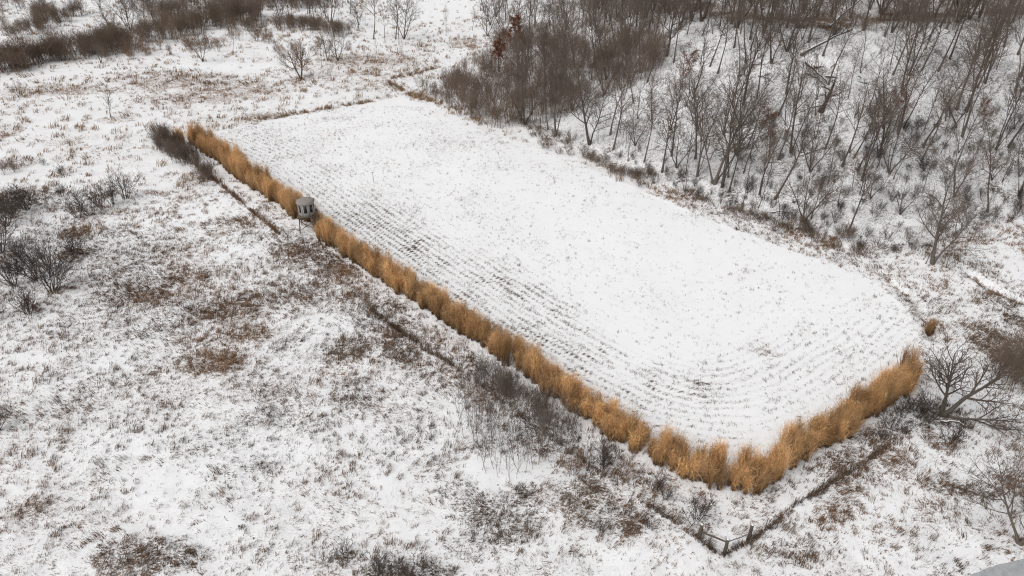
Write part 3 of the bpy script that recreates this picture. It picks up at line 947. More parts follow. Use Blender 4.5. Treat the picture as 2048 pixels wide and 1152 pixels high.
TR['willow'] = make_tree('willow', 22, [((-0.12, 0.1, 1), 8.5, 0.22), ((0.62, -0.15, 0.95), 9.5, 0.29), ((0.35, 0.35, 1), 8.0, 0.22), ((1.0, -0.35, 0.12), 8.5, 0.17), ((-0.55, -0.2, 0.35), 4.5, 0.09)],
                         WIL, M['bark'], M['twig'], sides=(8, 6, 4, 3))


def shrub(name, seed, h, stems, spread, mat, k1=7, k2=5, tw=0.009, r0=0.03, up=0.08, rad=0.35):
    R = random.Random(seed)
    out = {}
    S = [dict(n=5, w=0.10, up=up, kids=k1, t0=0.25, ang=(18, 45), lr=0.5, rr=0.6, shape=0.4, tip=0.4),
         dict(n=4, w=0.13, up=0.07, kids=k2, t0=0.2, ang=(20, 50), lr=0.55, rr=0.6, shape=0.2, rmin=0.012, tip=0.5),
         dict(n=3, w=0.15, up=0.05, kids=0, t0=0, ang=(20, 50), lr=0.5, rr=0.5, rmin=tw, tip=0.7)]
    for i in range(stems):
        a, q = R.uniform(0, 6.28), R.uniform(0.0, 1.0) * spread
        off = R.uniform(0, rad)
        grow(R, (math.cos(a) * off, math.sin(a) * off, -0.1), norm3((math.cos(a) * q, math.sin(a) * q, 1)), h * R.uniform(0.65, 1.05), r0 * R.uniform(0.7, 1.2), 0, S, out)
    V, Fq, _ = join([tubes(out[0], 4), tubes(out[1], 3), tubes(out[2], 3)])
    return mesh_from(name, V, Fq, mat, smooth=True)


SH = dict(
    grey=[shrub('grey_shrub', 101 + i, 3.0, 13, 0.75, M['dark'], 7, 4, 0.009, r0=0.028) for i in range(3)],
    bush=[shrub('bushy_shrub', 121 + i, 3.2, 11, 0.9, M['dark'], 8, 5, 0.010, r0=0.036) for i in range(2)],
    brush=[shrub('thicket_shrub', 141 + i, 4.2, 9, 0.45, M['brush'], 7, 5, 0.011, r0=0.032, rad=1.1) for i in range(3)],
    plum=[shrub('plum_shrub', 161 + i, 2.7, 11, 0.45, M['purple'], 7, 4, 0.008, r0=0.02, rad=0.7) for i in range(2)],
    ruddy=[shrub('ruddy_shrub', 181 + i, 3.4, 10, 0.5, M['ruddy'], 7, 4, 0.010, r0=0.026, rad=0.7) for i in range(2)],
    scrub=[shrub('scrub_shrub', 221 + i, 1.6, 11, 0.8, M['brush'], 7, 4, 0.010, r0=0.018, rad=0.6) for i in range(3)],
    low=[shrub('low_shrub', 201 + i, 1.5, 10, 0.9, M['dark'], 6, 4, 0.009, r0=0.018) for i in range(3)],
)


def sapling(name, seed, h, mat):
    R = random.Random(seed)
    out = {}
    S = [dict(n=6, w=0.035, up=0.05, kids=11, t0=0.3, ang=(18, 38), lr=0.26, rr=0.55, shape=0.5, tip=0.3),
         dict(n=3, w=0.08, up=0.08, kids=3, t0=0.3, ang=(20, 45), lr=0.5, rr=0.6, shape=0.2, rmin=0.009, tip=0.6),
         dict(n=2, w=0.08, up=0.06, kids=0, t0=0, ang=(0, 0), lr=0.5, rr=0.5, rmin=0.007, tip=0.7)]
    grow(R, (0, 0, -0.1), norm3((R.gauss(0, 0.13), R.gauss(0, 0.13), 1)), h, 0.021, 0, S, out)
    V, Fq, _ = join([tubes(out[0], 4), tubes(out[1], 3), tubes(out[2], 3)])
    return mesh_from(name, V, Fq, mat, smooth=True)


SAP = [sapling('sapling', 301 + i, 4.4, M['sap']) for i in range(10)]

for k, v in TR.items():
    print(k, len(v['trunk'].polygons), len(v['crown'].polygons), round(v['top'], 1))


def put_tree(kind, pos, hgt, rz, label, group=None, name='bare_tree', cat='tree', wide=1.0, tilt=(0, 0)):
    T = TR[kind]
    e = bpy.data.objects.new(name, None)
    COL.objects.link(e)
    e.location = (float(pos[0]), float(pos[1]), float(pos[2]))
    s = hgt / T['top']
    e.rotation_euler = (tilt[0], tilt[1], rz)
    e.scale = (s * wide, s * wide, s)
    e.empty_display_size = 0.3
    tag(e, label, cat, group)
    for part in ('trunk', 'crown', 'foliage'):
        if part in T:
            link(part, T[part], e)
    return e


def put_shrub(kind, pos, hgt_scale, label, group, name='bare_shrub', cat='shrub', wide=1.0):
    me = random.choice(SH[kind])
    o = link(name, me, None, pos, random.uniform(0, 6.28), (hgt_scale * wide, hgt_scale * wide, hgt_scale))
    return tag(o, label, cat, group)


# ------------------------------------------------------------------ tall golden grass screen
def clump(seed, h=2.75, n=340):
    """one plant: several cane bundles, plumes arching out and down over them"""
    R = np.random.RandomState(seed)
    global rs
    keep_, rs = rs, R
    nb = R.randint(7, 10)
    wind = R.uniform(0, 6.28)
    ba = R.uniform(0, 2 * math.pi, nb)
    br = 0.62 * np.sqrt(R.uniform(0, 1, nb))
    bh = R.uniform(0.62, 1.15, nb) * h
    bt = R.uniform(0.5, 1.2, nb)
    bl = wind + R.normal(0, 0.8, nb)
    g = R.randint(0, nb, n)
    base = np.stack([br[g] * np.cos(ba[g]) + R.normal(0, 0.10, n), br[g] * np.sin(ba[g]) + R.normal(0, 0.10, n), np.full(n, -0.05)], 1)
    az = np.where(R.uniform(0, 1, n) < 0.6, bl[g] + R.normal(0, 0.7, n), R.uniform(0, 6.28, n))
    k = R.uniform(0, 1, n)[:, None]
    tint = bt[g][:, None]
    sw = R.uniform(0, 0.5, nb)
    straw = np.array([0.78, 0.58, 0.37])
    c0 = (np.array([0.09, 0.047, 0.023]) * (1 - k) + np.array([0.30, 0.165, 0.08]) * k) * tint  # cane feet: shadow at the base painted into the blade colour
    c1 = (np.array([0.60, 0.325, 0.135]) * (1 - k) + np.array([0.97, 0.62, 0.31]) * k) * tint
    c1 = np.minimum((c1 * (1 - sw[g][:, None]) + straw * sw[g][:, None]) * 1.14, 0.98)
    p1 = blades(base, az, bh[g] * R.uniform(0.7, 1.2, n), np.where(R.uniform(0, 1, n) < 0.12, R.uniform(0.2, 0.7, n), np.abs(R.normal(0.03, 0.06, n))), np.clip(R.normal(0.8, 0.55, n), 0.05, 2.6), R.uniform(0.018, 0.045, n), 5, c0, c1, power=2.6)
    m = int(n * 1.15)
    g = R.randint(0, nb, m)
    aa = R.uniform(0, 6.28, m)
    b2 = np.stack([br[g] * np.cos(ba[g]) + 0.10 * np.cos(aa), br[g] * np.sin(ba[g]) + 0.10 * np.sin(aa), R.uniform(0.25, 0.92, m) * bh[g]], 1)
    k = R.uniform(0, 1, m)[:, None]
    hz = (b2[:, 2] / h)[:, None]
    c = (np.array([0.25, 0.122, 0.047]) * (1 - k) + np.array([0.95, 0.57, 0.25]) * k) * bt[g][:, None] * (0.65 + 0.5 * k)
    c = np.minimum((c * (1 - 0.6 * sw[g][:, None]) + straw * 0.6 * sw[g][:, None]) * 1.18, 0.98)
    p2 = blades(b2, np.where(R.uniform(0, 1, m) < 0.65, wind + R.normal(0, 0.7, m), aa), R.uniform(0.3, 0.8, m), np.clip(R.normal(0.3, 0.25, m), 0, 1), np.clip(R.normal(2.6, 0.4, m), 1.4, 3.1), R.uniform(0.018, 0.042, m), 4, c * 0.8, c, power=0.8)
    rs = keep_
    V, Fq, C = join([p1, p2])
    return mesh_from('golden_grass_clump', V, Fq, M['gold'], C)


CL = [clump(400 + i) for i in range(12)]


def along(P, step):
    P = np.array(P)
    seg = np.linalg.norm(np.diff(P, axis=0), axis=1)
    cum = np.concatenate([[0], np.cumsum(seg)])
    s = np.arange(step * 0.4, cum[-1], step)
    out = []
    for q in s:
        i = min(np.searchsorted(cum, q, side='right') - 1, len(seg) - 1)
        t = (q - cum[i]) / seg[i]
        p = P[i] + (P[i + 1] - P[i]) * t
        tn = (P[i + 1] - P[i]) / seg[i]
        out.append((p, tn, q / cum[-1]))
    return out


n_clump = 0
BLIND_U = 612
for which, P, step in (('long', ROWF, 1.0), ('short', ROWR, 0.95)):
    for line, inset in (('front', 0.55), ('back', 1.55)):
        pts = along(P, step)
        for i, (p, tn, q) in enumerate(pts):
            nrm = np.array([-tn[1], tn[0]]) if which == 'long' else np.array([-tn[1], tn[0]])
            # inward = towards the field
            if not inside(np.array([p[0] + nrm[0] * 3]), np.array([p[1] + nrm[1] * 3]), FIELD)[0]:
                nrm = -nrm
            pos = p + nrm * inset + tn * (0.5 if line == 'back' else 0) + rs.normal(0, 0.17, 2)
            u, v = project(pos[0], pos[1], 0)
            if line == 'front' and 600 < u < 646 and 430 < v < 500:
                continue                                           # the blind stands here
            hs = 1.0 + 0.22 * float(noise(q * 23 + 5 * (line == 'back'), 3.3 + (which == 'short') * 9, 110)) + rs.normal(0, 0.09)
            if which == 'long' and (v > 925 or u > 1300):
                # corner: separate clumps with gaps between them
                if i % 4 == 2 and line == 'back':
                    continue
                hs *= 1.03
            if which == 'long' and q < 0.2:
                hs *= 1.22
            w = rs.uniform(0.72, 1.02)
            hs *= 1.0 + rs.uniform(-0.2, 0.16)
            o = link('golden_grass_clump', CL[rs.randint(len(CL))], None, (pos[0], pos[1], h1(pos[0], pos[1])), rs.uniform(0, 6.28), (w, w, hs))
            if which == 'short':
                lab = 'golden grass clump, short row right of the corner, %s line, %s from the corner' % (line, ordinal(i + 1))
            elif u > 1300:
                lab = 'golden grass clump at the rounded corner, %s line, %s before the corner gap' % (line, ordinal(len(pts) - i))
            elif u < 600:
                lab = 'golden grass clump beyond the blind, %s line, %s from the far end' % (line, ordinal(i + 1))
            else:
                lab = 'golden grass clump between blind and corner, %s line, %s from the far end' % (line, ordinal(i + 1))
            tag(o, lab, 'grass clump', 'tall golden grass screen around the field')
            n_clump += 1
p = hit(1856, 672)
for dx, dy in ((0, 0),):
    tag(link('golden_grass_clump', CL[2], None, p, 1.0, (0.75, 0.75, 0.8)), 'lone golden grass clump standing past the end of the short row', 'grass clump')
print('clumps', n_clump)

# ------------------------------------------------------------------ trees placed one by one (foot in the photograph, kind, height in metres, what marks it)
# wooded hill: u, v, kind, height, note
HILL_TREES = [
    (1050, 250, 'fork_b', 12, 'spreading'), (1081, 258, 'pole_a', 9, 'slim'), (1112, 272, 'tall_c', 16, 'twin-stemmed'), (1180, 290, 'wide_b', 15, 'broad'), (1226, 302, 'tall_b', 14, 'slender'),
    (1256, 324, 'pole_b', 9, 'slim'), (1324, 347, 'tall_a', 14, 'straight'), (1353, 338, 'fork_b', 9, 'spreading'), (1371, 350, 'pole_a', 11, 'thin'), (1428, 371, 'fork_a', 17, 'large forked'),
    (1457, 386, 'tall_b', 13, 'leaning'), (1549, 402, 'tall_b', 15, 'straight thin'), (1607, 444, 'fork_b', 10, 'dark multi-stemmed'), (1622, 440, 'pole_b', 8, 'small'), (1695, 468, 'tall_b', 12, 'curving'),
    (1865, 530, 'wide_b', 15, 'large leaning'), (1851, 528, 'pole_c', 7, 'small bent'), (1891, 538, 'pole_b', 5, 'low'),
    (1208, 192, 'fork_b', 11, 'dark forked'), (1294, 166, 'tall_b', 13, 'straight dark'), (1435, 148, 'tall_b', 12, 'upright'), (1468, 97, 'tall_a', 12, 'upright'), (1500, 80, 'tall_a', 13, 'upright'),
    (1543, 128, 'wide_b', 12, 'crooked'), (1574, 102, 'fork_a', 15, 'large fan-shaped'), (1572, 190, 'tall_a', 13, 'upright'), (1556, 233, 'tall_b', 12, 'slender'), (1600, 200, 'pole_a', 10, 'thin'),
    (1582, 306, 'tall_c', 15, 'twin-stemmed'), (1650, 297, 'tall_b', 12, 'stout'), (1620, 345, 'fork_b', 9, 'spreading'), (1699, 306, 'pole_b', 10, 'leaning'), (1707, 318, 'tall_b', 12, 'leaning'),
    (1754, 337, 'pole_c', 9, 'thin'), (1777, 351, 'fork_b', 10, 'spreading'), (1785, 363, 'pole_c', 8, 'thin leaning'), (1785, 152, 'tall_b', 13, 'leaning'), (1803, 188, 'tall_c', 14, 'twin-stemmed'),
    (1780, 134, 'pole_a', 11, 'thin'), (1817, 151, 'tall_b', 13, 'leaning'), (1843, 141, 'tall_b', 12, 'slender'), (1876, 142, 'tall_b', 14, 'slender leaning'), (1851, 101, 'pole_a', 11, 'thin'),
    (1912, 222, 'tall_a', 18, 'tall straight'), (1931, 226, 'tall_a', 18, 'tall stout'), (1990, 79, 'wide_a', 16, 'thick-trunked'), (1869, 206, 'pole_c', 7, 'crooked'), (1844, 319, 'tall_b', 12, 'straight'),
    (1848, 262, 'pole_a', 10, 'thin'), (2018, 214, 'pole_c', 9, 'bent'), (1992, 141, 'pole_a', 10, 'thin'), (2011, 279, 'pole_c', 7, 'leaning'), (1983, 361, 'fork_b', 6, 'low spreading'),
    (1907, 396, 'fork_b', 9, 'spreading'), (1500, 320, 'pole_b', 8, 'slim'), (1480, 258, 'fork_b', 11, 'spreading'), (1662, 190, 'pole_a', 9, 'thin'), (1720, 150, 'pole_b', 8, 'slim'), (1395, 262, 'wide_b', 12, 'crooked'),
    (1340, 262, 'tall_b', 12, 'slender'), (1275, 240, 'pole_b', 9, 'slim'), (1385, 200, 'tall_b', 12, 'upright'), (1270, 292, 'fork_b', 8, 'small spreading'), (1145, 222, 'wide_b', 12, 'broad'),
    (1736, 228, 'pole_a', 10, 'thin'), (1765, 260, 'pole_b', 8, 'slim'), (1655, 372, 'pole_c', 8, 'crooked'), (1740, 400, 'fork_b', 6, 'low spreading'), (1800, 430, 'fork_b', 6, 'low spreading'), (1940, 330, 'pole_c', 7, 'bent'),
    (1533, 372, 'pole_c', 8, 'thin'), (1675, 415, 'pole_b', 6, 'slim'), (1950, 165, 'tall_b', 12, 'slender'), (2035, 110, 'tall_a', 14, 'straight')]
HILL_TREES.sort(key=lambda r: r[0])
cnt = {}
tree_xy = []
for (u, v, kd, hg, note) in HILL_TREES:
    zone = 'at the foot of the wooded hill' if v > 240 + max(0, (u - 1050)) * 0.33 else ('on the upper slope of the wooded hill' if v < 175 else 'half way up the wooded hill')
    key = (note, zone)
    cnt.setdefault(key, []).append((u, v, kd, hg))
for (note, zone), rows in cnt.items():
    for i, (u, v, kd, hg) in enumerate(rows):
        p = hit(u, v)
        tree_xy.append(p[:2])
        lab = '%s bare tree %s' % (note, zone) + ('' if len(rows) == 1 else ', %s such from the left' % ordinal(i + 1))
        lean = -0.0
        put_tree(kd, p, hg * rs.uniform(0.95, 1.05), rs.uniform(-0.7, 0.7), lab, 'bare trees on the wooded hill', tilt=(rs.normal(0, 0.03), rs.normal(0.0, 0.04)))
# special ones on the hill
put_tree('wide_a', hit(1333, 112), 15, 0.4, 'stout wide-crowned bare tree at the left end of the hill brow', 'bare trees on the wooded hill')
put_tree('birch', hit(1216, 96), 14, 0.1, 'pale slender birch rising from the brown thicket at the brow', 'pale barked trees', 'birch_tree')
put_tree('birch_fork', hit(1186, 96), 13, 0.0, 'pale forked birch leaning left over the brown thicket', 'pale barked trees', 'birch_tree')
put_tree('birch', hit(1905, 60), 13, 2.0, 'pale birch among the brow trees left of the thick-trunked tree', 'pale barked trees', 'birch_tree')
put_tree('birch', hit(1955, 62), 14, 1.0, 'pale birch on the brow beside the thick-trunked leaning tree', 'pale barked trees', 'birch_tree')
put_tree('birch', hit(892, 72), 9, 0.5, 'pale slim tree alone against the far snowfield', 'pale barked trees', 'birch_tree')
put_tree('oak', hit(1035, 132), 11, 0.3, 'oak holding rust-red leaves above the thicket at the hill corner', 'oaks that keep their leaves', 'oak_tree')
put_tree('oak', hit(1000, 150), 8, 1.9, 'lower rust-leaved oak left of the taller red oak', 'oaks that keep their leaves', 'oak_tree')
put_tree('oak_small', hit(1378, 190), 8, 0.3, 'young oak with orange-brown leaves, leftmost on the open hillside', 'oaks that keep their leaves', 'oak_tree')
put_tree('oak_small', hit(1537, 316), 8, 1.3, 'young oak with red-brown leaves mid-slope above the large forked tree', 'oaks that keep their leaves', 'oak_tree')
put_tree('oak_small', hit(1786, 262), 7, 2.3, 'young oak with sparse rust leaves high on the right slope', 'oaks that keep their leaves', 'oak_tree')
put_tree('oak_small', hit(1962, 258), 5, 0.8, 'low oak with dark rust leaves beside the tall twin trunks', 'oaks that keep their leaves', 'oak_tree')
put_tree('beech_small', hit(1703, 380), 5.2, 0.3, 'small tree with pale pinkish leaves on the lower slope', None, 'beech_tree')

# trees along the brow and beyond on the plateau
brow = []
tries = 0
while len(brow) < 230 and tries < 20000:
    tries += 1
    u = rs.uniform(1060, 2100)
    x, y = rs.uniform(2, 175), rs.uniform(118, 300)
    d = float(hill_d(np.array([x]), np.array([y]))[0])
    dbr = 41 - 16 * (1 - float(ss((x - 12) / 32)))
    if d < dbr - 4 or d > dbr + 12 + 45 * rs.uniform() ** 2:
        continue
    z = h1(x, y)
    uu, vv = project(x, y, z)
    if not (1000 < uu < 2120) or vv < -60:
        continue
    if any((x - a) ** 2 + (y - b) ** 2 < 4 for a, b, *_ in brow):
        continue
    brow.append((x, y, z, uu, vv, d))
brow.sort(key=lambda r: r[3])
for i, (x, y, z, uu, vv, d) in enumerate(brow):
    kd = ['tall_a', 'tall_b', 'tall_c', 'fork_b', 'wide_b', 'pole_a', 'tall_d', 'pole_b', 'tall_e', 'tall_f'][rs.randint(10)]
    hg = rs.uniform(11, 16) if not kd.startswith('pole') else rs.uniform(8, 11)
    if uu < 1300:
        hg *= 0.8
    put_tree(kd, (x, y, z), hg, rs.uniform(0, 6.28), 'bare grey tree in the wood beyond the brow, %s from the left' % ordinal(i + 1), 'bare trees beyond the hill brow', 'woodland_tree')

rows = []
while len(rows) < 60:
    u, v = rs.uniform(955, 1340), rs.uniform(4, 84)
    if v < np.interp(u, [955, 1000, 1340], [50, 70, 84]):
        p = hit(u, v)
        rows.append((u, *p))
rows.sort()
for i, (u, x, y, z) in enumerate(rows):
    kd = ['tall_b', 'tall_d', 'tall_e', 'tall_f', 'fork_b', 'wide_b', 'pole_b'][rs.randint(7)]
    put_tree(kd, (x, y, z), rs.uniform(8, 14), rs.uniform(0, 6.28), 'bare tree in the far wood behind the thicket, %s from the left' % ordinal(i + 1), 'far wood behind the thicket', 'far_tree')
rows = []
while len(rows) < 120:
    x, y = rs.uniform(4, 150), rs.uniform(115, 230)
    d = float(hill_d(np.array([x]), np.array([y]))[0])
    dbr = 41 - 16 * (1 - float(ss((x - 12) / 32)))
    z = h1(x, y)
    uu, vv = project(x, y, z)
    if dbr - 1 < d < dbr + 18 and 1080 < uu < 2090:
        rows.append((uu, x, y, z))
rows.sort()
for i, (uu, x, y, z) in enumerate(rows):
    put_shrub('brush', (x, y, z), rs.uniform(0.35, 0.75), 'brown brush under the trees along the brow, %s from the left' % ordinal(i + 1), 'brush along the hill brow', 'brow_shrub', wide=1.3)

# young poles scattered on the slope
pol = []
tries = 0
while len(pol) < 175 and tries < 14000:
    tries += 1
    x, y = rs.uniform(0, 125), rs.uniform(78, 170)
    d = float(hill_d(np.array([x]), np.array([y]))[0])
    if d < 1.0 or d > 40:
        continue
    z = h1(x, y)
    uu, vv = project(x, y, z)
    if not (1000 < uu < 2060) or vv < 20:
        continue
    if any((x - a[0]) ** 2 + (y - a[1]) ** 2 < 1.6 for a in tree_xy):
        continue
    tree_xy.append((x, y))
    pol.append((x, y, z, uu))
pol.sort(key=lambda r: r[3])
for i, (x, y, z, uu) in enumerate(pol):
    kd = ['pole_a', 'pole_b', 'pole_c', 'tall_d', 'tall_e', 'tall_f', 'tall_b'][rs.randint(7)]
    put_tree(kd, (x, y, z), rs.uniform(4.0, 9.0) if kd[0] == 'p' else rs.uniform(10.5, 16), rs.uniform(0, 6.28), 'thin young tree among the hill trees, %s from the left' % ordinal(i + 1), 'thin young trees on the wooded hill', 'young_tree', wide=rs.uniform(0.8, 1.1))

# thicket at the left corner of the hill
tk = []
tries = 0
while len(tk) < 250 and tries < 20000:
    tries += 1
    u, v = 845 + 485 * rs.uniform() ** 1.35, rs.uniform(70, 268)
    lo = np.interp(u, [845, 900, 960, 1060, 1140, 1240, 1330], [192, 222, 254, 258, 232, 196, 135])
    hi = np.interp(u, [845, 900, 960, 1010, 1060, 1130, 1240, 1330], [180, 165, 120, 85, 72, 66, 80, 100])
    if not (hi < v < lo):
        continue
    p = hit(u, v)
    if any((p[0] - a[0]) ** 2 + (p[1] - a[1]) ** 2 < 1.2 for a in tk):
        continue
    tk.append((p[0], p[1], p[2], u, v))
tk.sort(key=lambda r: r[3])
for i, (x, y, z, u, v) in enumerate(tk):
    put_shrub('brush', (x, y, z), rs.uniform(0.7, 1.25) * (0.75 if u < 900 else 1), 'brown bare shrub in the thicket at the hill corner, %s from the left' % ordinal(i + 1), 'thicket at the left corner of the hill', 'thicket_shrub')

# shrubs on the slope and along its foot
sl = []
tries = 0
while len(sl) < 190 and tries < 9000:
    tries += 1
    if rs.uniform() < 0.45:
        u = rs.uniform(1260, 2040)
        v = np.interp(u, [1260, 1400, 1600, 1750, 1850, 2040], [345, 410, 470, 520, 555, 440]) - abs(rs.normal(0, 22))
    else:
        u, v = rs.uniform(1450, 2048), rs.uniform(230, 540)
    p = hit(u, v)
    d = float(hill_d(np.array([p[0]]), np.array([p[1]]))[0])
    if d < 0.3 or d > 36:
        continue
    if any((p[0] - a[0]) ** 2 + (p[1] - a[1]) ** 2 < 2.0 for a in sl):
        continue
    sl.append((p[0], p[1], p[2], u, v))
sl.sort(key=lambda r: r[3])
for i, (x, y, z, u, v) in enumerate(sl):
    kd = ['low', 'low', 'grey', 'plum', 'bush'][rs.randint(5)]
    put_shrub(kd, (x, y, z), rs.uniform(0.55, 1.0) * (1 if kd == 'low' else 0.7), 'low bare shrub on the hillside, %s from the left' % ordinal(i + 1), 'low shrubs on the wooded hill', 'hillside_shrub')

# brown scrub hugging the field edge along the foot of the hill
edge = []
P = [np.array(p, float) for p in TOE[4:9]]
for (p, tn, q) in along(P, 0.85):
    nrm = np.array([-tn[1], tn[0]])
    pos = p + nrm * rs.normal(0.6, 1.0) * np.sign(nrm[0] + nrm[1]) + tn * rs.normal(0, 0.5)
    if noise(np.array([p[0] / 5]), np.array([p[1] / 5]), 150)[0] > -0.35:
        edge.append((pos[0], pos[1]))
for i, (x, y) in enumerate(edge):
    put_shrub('scrub', (x, y, h1(x, y)), rs.uniform(0.45, 1.1), 'brown scrub bush on the field edge below the hill, %s from the left' % ordinal(i + 1), 'brown scrub along the field edge', 'edge_scrub', wide=rs.uniform(1.0, 1.6))

# ------------------------------------------------------------------ trees on the marsh and behind it
MARSH = [(602, 158, 'round', 8.6, 'round_tree', 'round-crowned reddish tree with forked trunk standing alone on the marsh'),
         (222, 236, 'pole_b', 7.2, 'bare_tree', 'small lone bare tree on the marsh left of the golden row'),
         (406, 124, 'fork_b', 8.5, 'bare_tree', 'dark bare tree leaning left below the brush band'),
         (467, 106, 'pole_c', 7.5, 'bare_tree', 'thin bare tree right of the dark leaning one'),
         (656, 122, 'wide_b', 9, 'bare_tree', 'dense bare tree just right of the round-crowned tree'),
         (676, 122, 'fork_b', 8.5, 'bare_tree', 'bare tree behind the dense one, right of the round-crowned tree'),
         (644, 136, 'pole_a', 6.5, 'bare_tree', 'thin bare sapling between the round tree and the dense tree'),
         (751, 121, 'pole_c', 5.0, 'bare_tree', 'small spreading tree on the marsh below the tall roadside trees'),
         (829, 150, 'pole_b', 4.5, 'bare_tree', 'tiny bare tree beside the straw strip on the marsh'),
         (203, 126, 'wide_b', 7.5, 'bare_tree', 'bare tree at the lower edge of the left brush band'),
         (38, 195, 'fork_b', 4.0, 'bare_tree', 'low bare tree at the left end of the rusty patch'),
         (663, 48, 'fork_a', 14, 'bare_tree', 'fan-shaped tall bare tree behind the round-crowned tree'),
         (747, 79, 'tall_b', 15, 'bare_tree', 'tall dark bare tree, leftmost of the group by the far snowfield'),
         (770, 83, 'pole_a', 10, 'bare_tree', 'thin bare tree second in the group by the far snowfield'),
         (791, 79, 'tall_b', 14, 'bare_tree', 'straight bare tree third in the group by the far snowfield'),
         (798, 88, 'pole_a', 11, 'bare_tree', 'thin straight bare tree fourth in the group by the far snowfield'),
         (808, 79, 'fork_a', 14, 'bare_tree', 'forked bare tree, rightmost of the group by the far snowfield'),
         (225, 70, 'wide_b', 10, 'bare_tree', 'dark bare tree in the gap of the left brush band'),
         (262, 62, 'fork_b', 12, 'bare_tree', 'forked bare tree right of the brush band gap'),
         (582, 50, 'tall_c', 12, 'bare_tree', 'twin-stemmed dark tree rising from the far brush mound'),
         (505, 40, 'tall_b', 11, 'bare_tree', 'slender bare tree behind the left end of the far brush mound'),
         (700, 30, 'tall_b', 10, 'bare_tree', 'slender bare tree left of the far snowfield'),
         (620, 28, 'tall_a', 12, 'bare_tree', 'upright bare tree behind the far brush mound'),
         (998, 145, 'tall_c', 12, 'bare_tree', 'dark twin-stemmed tree standing in the hill corner thicket'),
         (1008, 70, 'fork_b', 11, 'bare_tree', 'bushy bare tree behind the rust-leaved oak'),
         (975, 72, 'fork_b', 9, 'bare_tree', 'bushy bare tree left of the rust-leaved oak'),
         (945, 62, 'pole_c', 7, 'bare_tree', 'small bare tree at the left end of the hill wood')]
for (u, v, kd, hg, nm, lab) in MARSH:
    put_tree(kd, hit(u, v), hg, rs.uniform(-0.4, 0.4) if kd != 'round' else 0.0, lab, 'trees on the marsh and beyond', nm)

rows = sorted((rs.uniform(275, 720), rs.uniform(2, 58)) for _ in range(46)) + sorted((rs.uniform(0, 270), rs.uniform(2, 40)) for _ in range(14))
rows.sort()
for i, (u, v) in enumerate(rows):
    kd = ['tall_d', 'tall_e', 'tall_f', 'fork_b', 'wide_b', 'pole_b', 'pole_c', 'pole_a'][rs.randint(8)]
    put_tree(kd, hit(u, v), rs.uniform(6, 11), rs.uniform(0, 6.28), 'bare tree among the far brush at top left, %s from the left' % ordinal(i + 1), 'far trees among the brush', 'brush_tree')
bands = [('left brush band', 210, [(-20, 150), (60, 128), (150, 112), (240, 96), (330, 72), (430, 52), (520, 35)], 13, 'brush', 1.1),
         ('far brush mound', 70, [(470, 66), (540, 62), (600, 55), (650, 62), (690, 70)], 7, 'brush', 0.75),
         ('far left thicket', 70, [(-20, 75), (40, 70), (90, 55), (140, 40), (60, 20), (-20, 20)], 14, 'brush', 0.9),
         ('brush behind the band gap', 90, [(300, 40), (380, 25), (460, 15), (560, 12), (640, 14)], 12, 'brush', 1.0),
         ('reddish scrub below the brush band', 45, [(230, 120), (300, 105), (380, 100), (440, 90), (520, 85), (560, 100), (640, 110)], 12, 'ruddy', 0.75)]
for (what, cntb, P, sp, kd, scl) in bands:
    P = np.array(P, float)
    rows = []
    while len(rows) < cntb:
        q = rs.uniform(0, len(P) - 1)
        i = int(q)
        uv = P[i] + (P[i + 1] - P[i]) * (q - i) + rs.normal(0, [14, sp * 0.5])
        uv[1] = max(uv[1], -8)
        rows.append((uv[0], uv[1]))
    rows.sort()
    for i, (u, v) in enumerate(rows):
        put_shrub(kd, hit(u, v), rs.uniform(0.75, 1.3) * scl, 'bare shrub in the %s, %s from the left' % (what, ordinal(i + 1)), what, {'left brush band': 'band_shrub', 'far brush mound': 'mound_shrub', 'far left thicket': 'thicket_bush', 'brush behind the band gap': 'far_shrub'}.get(what, 'scrub_bush'), wide=rs.uniform(0.9, 1.25))

# dark hedge strip left of the far end of the golden row
rows = []
for i in range(42):
    q = rs.uniform(0, 1)
    rows.append((322 + 92 * q + rs.normal(0, 12), 284 + 74 * q + rs.normal(0, 8)))
rows.sort()
for i, (u, v) in enumerate(rows):
    put_shrub('plum', hit(u, v), rs.uniform(0.8, 1.15), 'plum-brown shrub in the strip beside the golden row, %s from the far end' % ordinal(i + 1), 'plum-brown strip beside the golden row', 'strip_shrub')

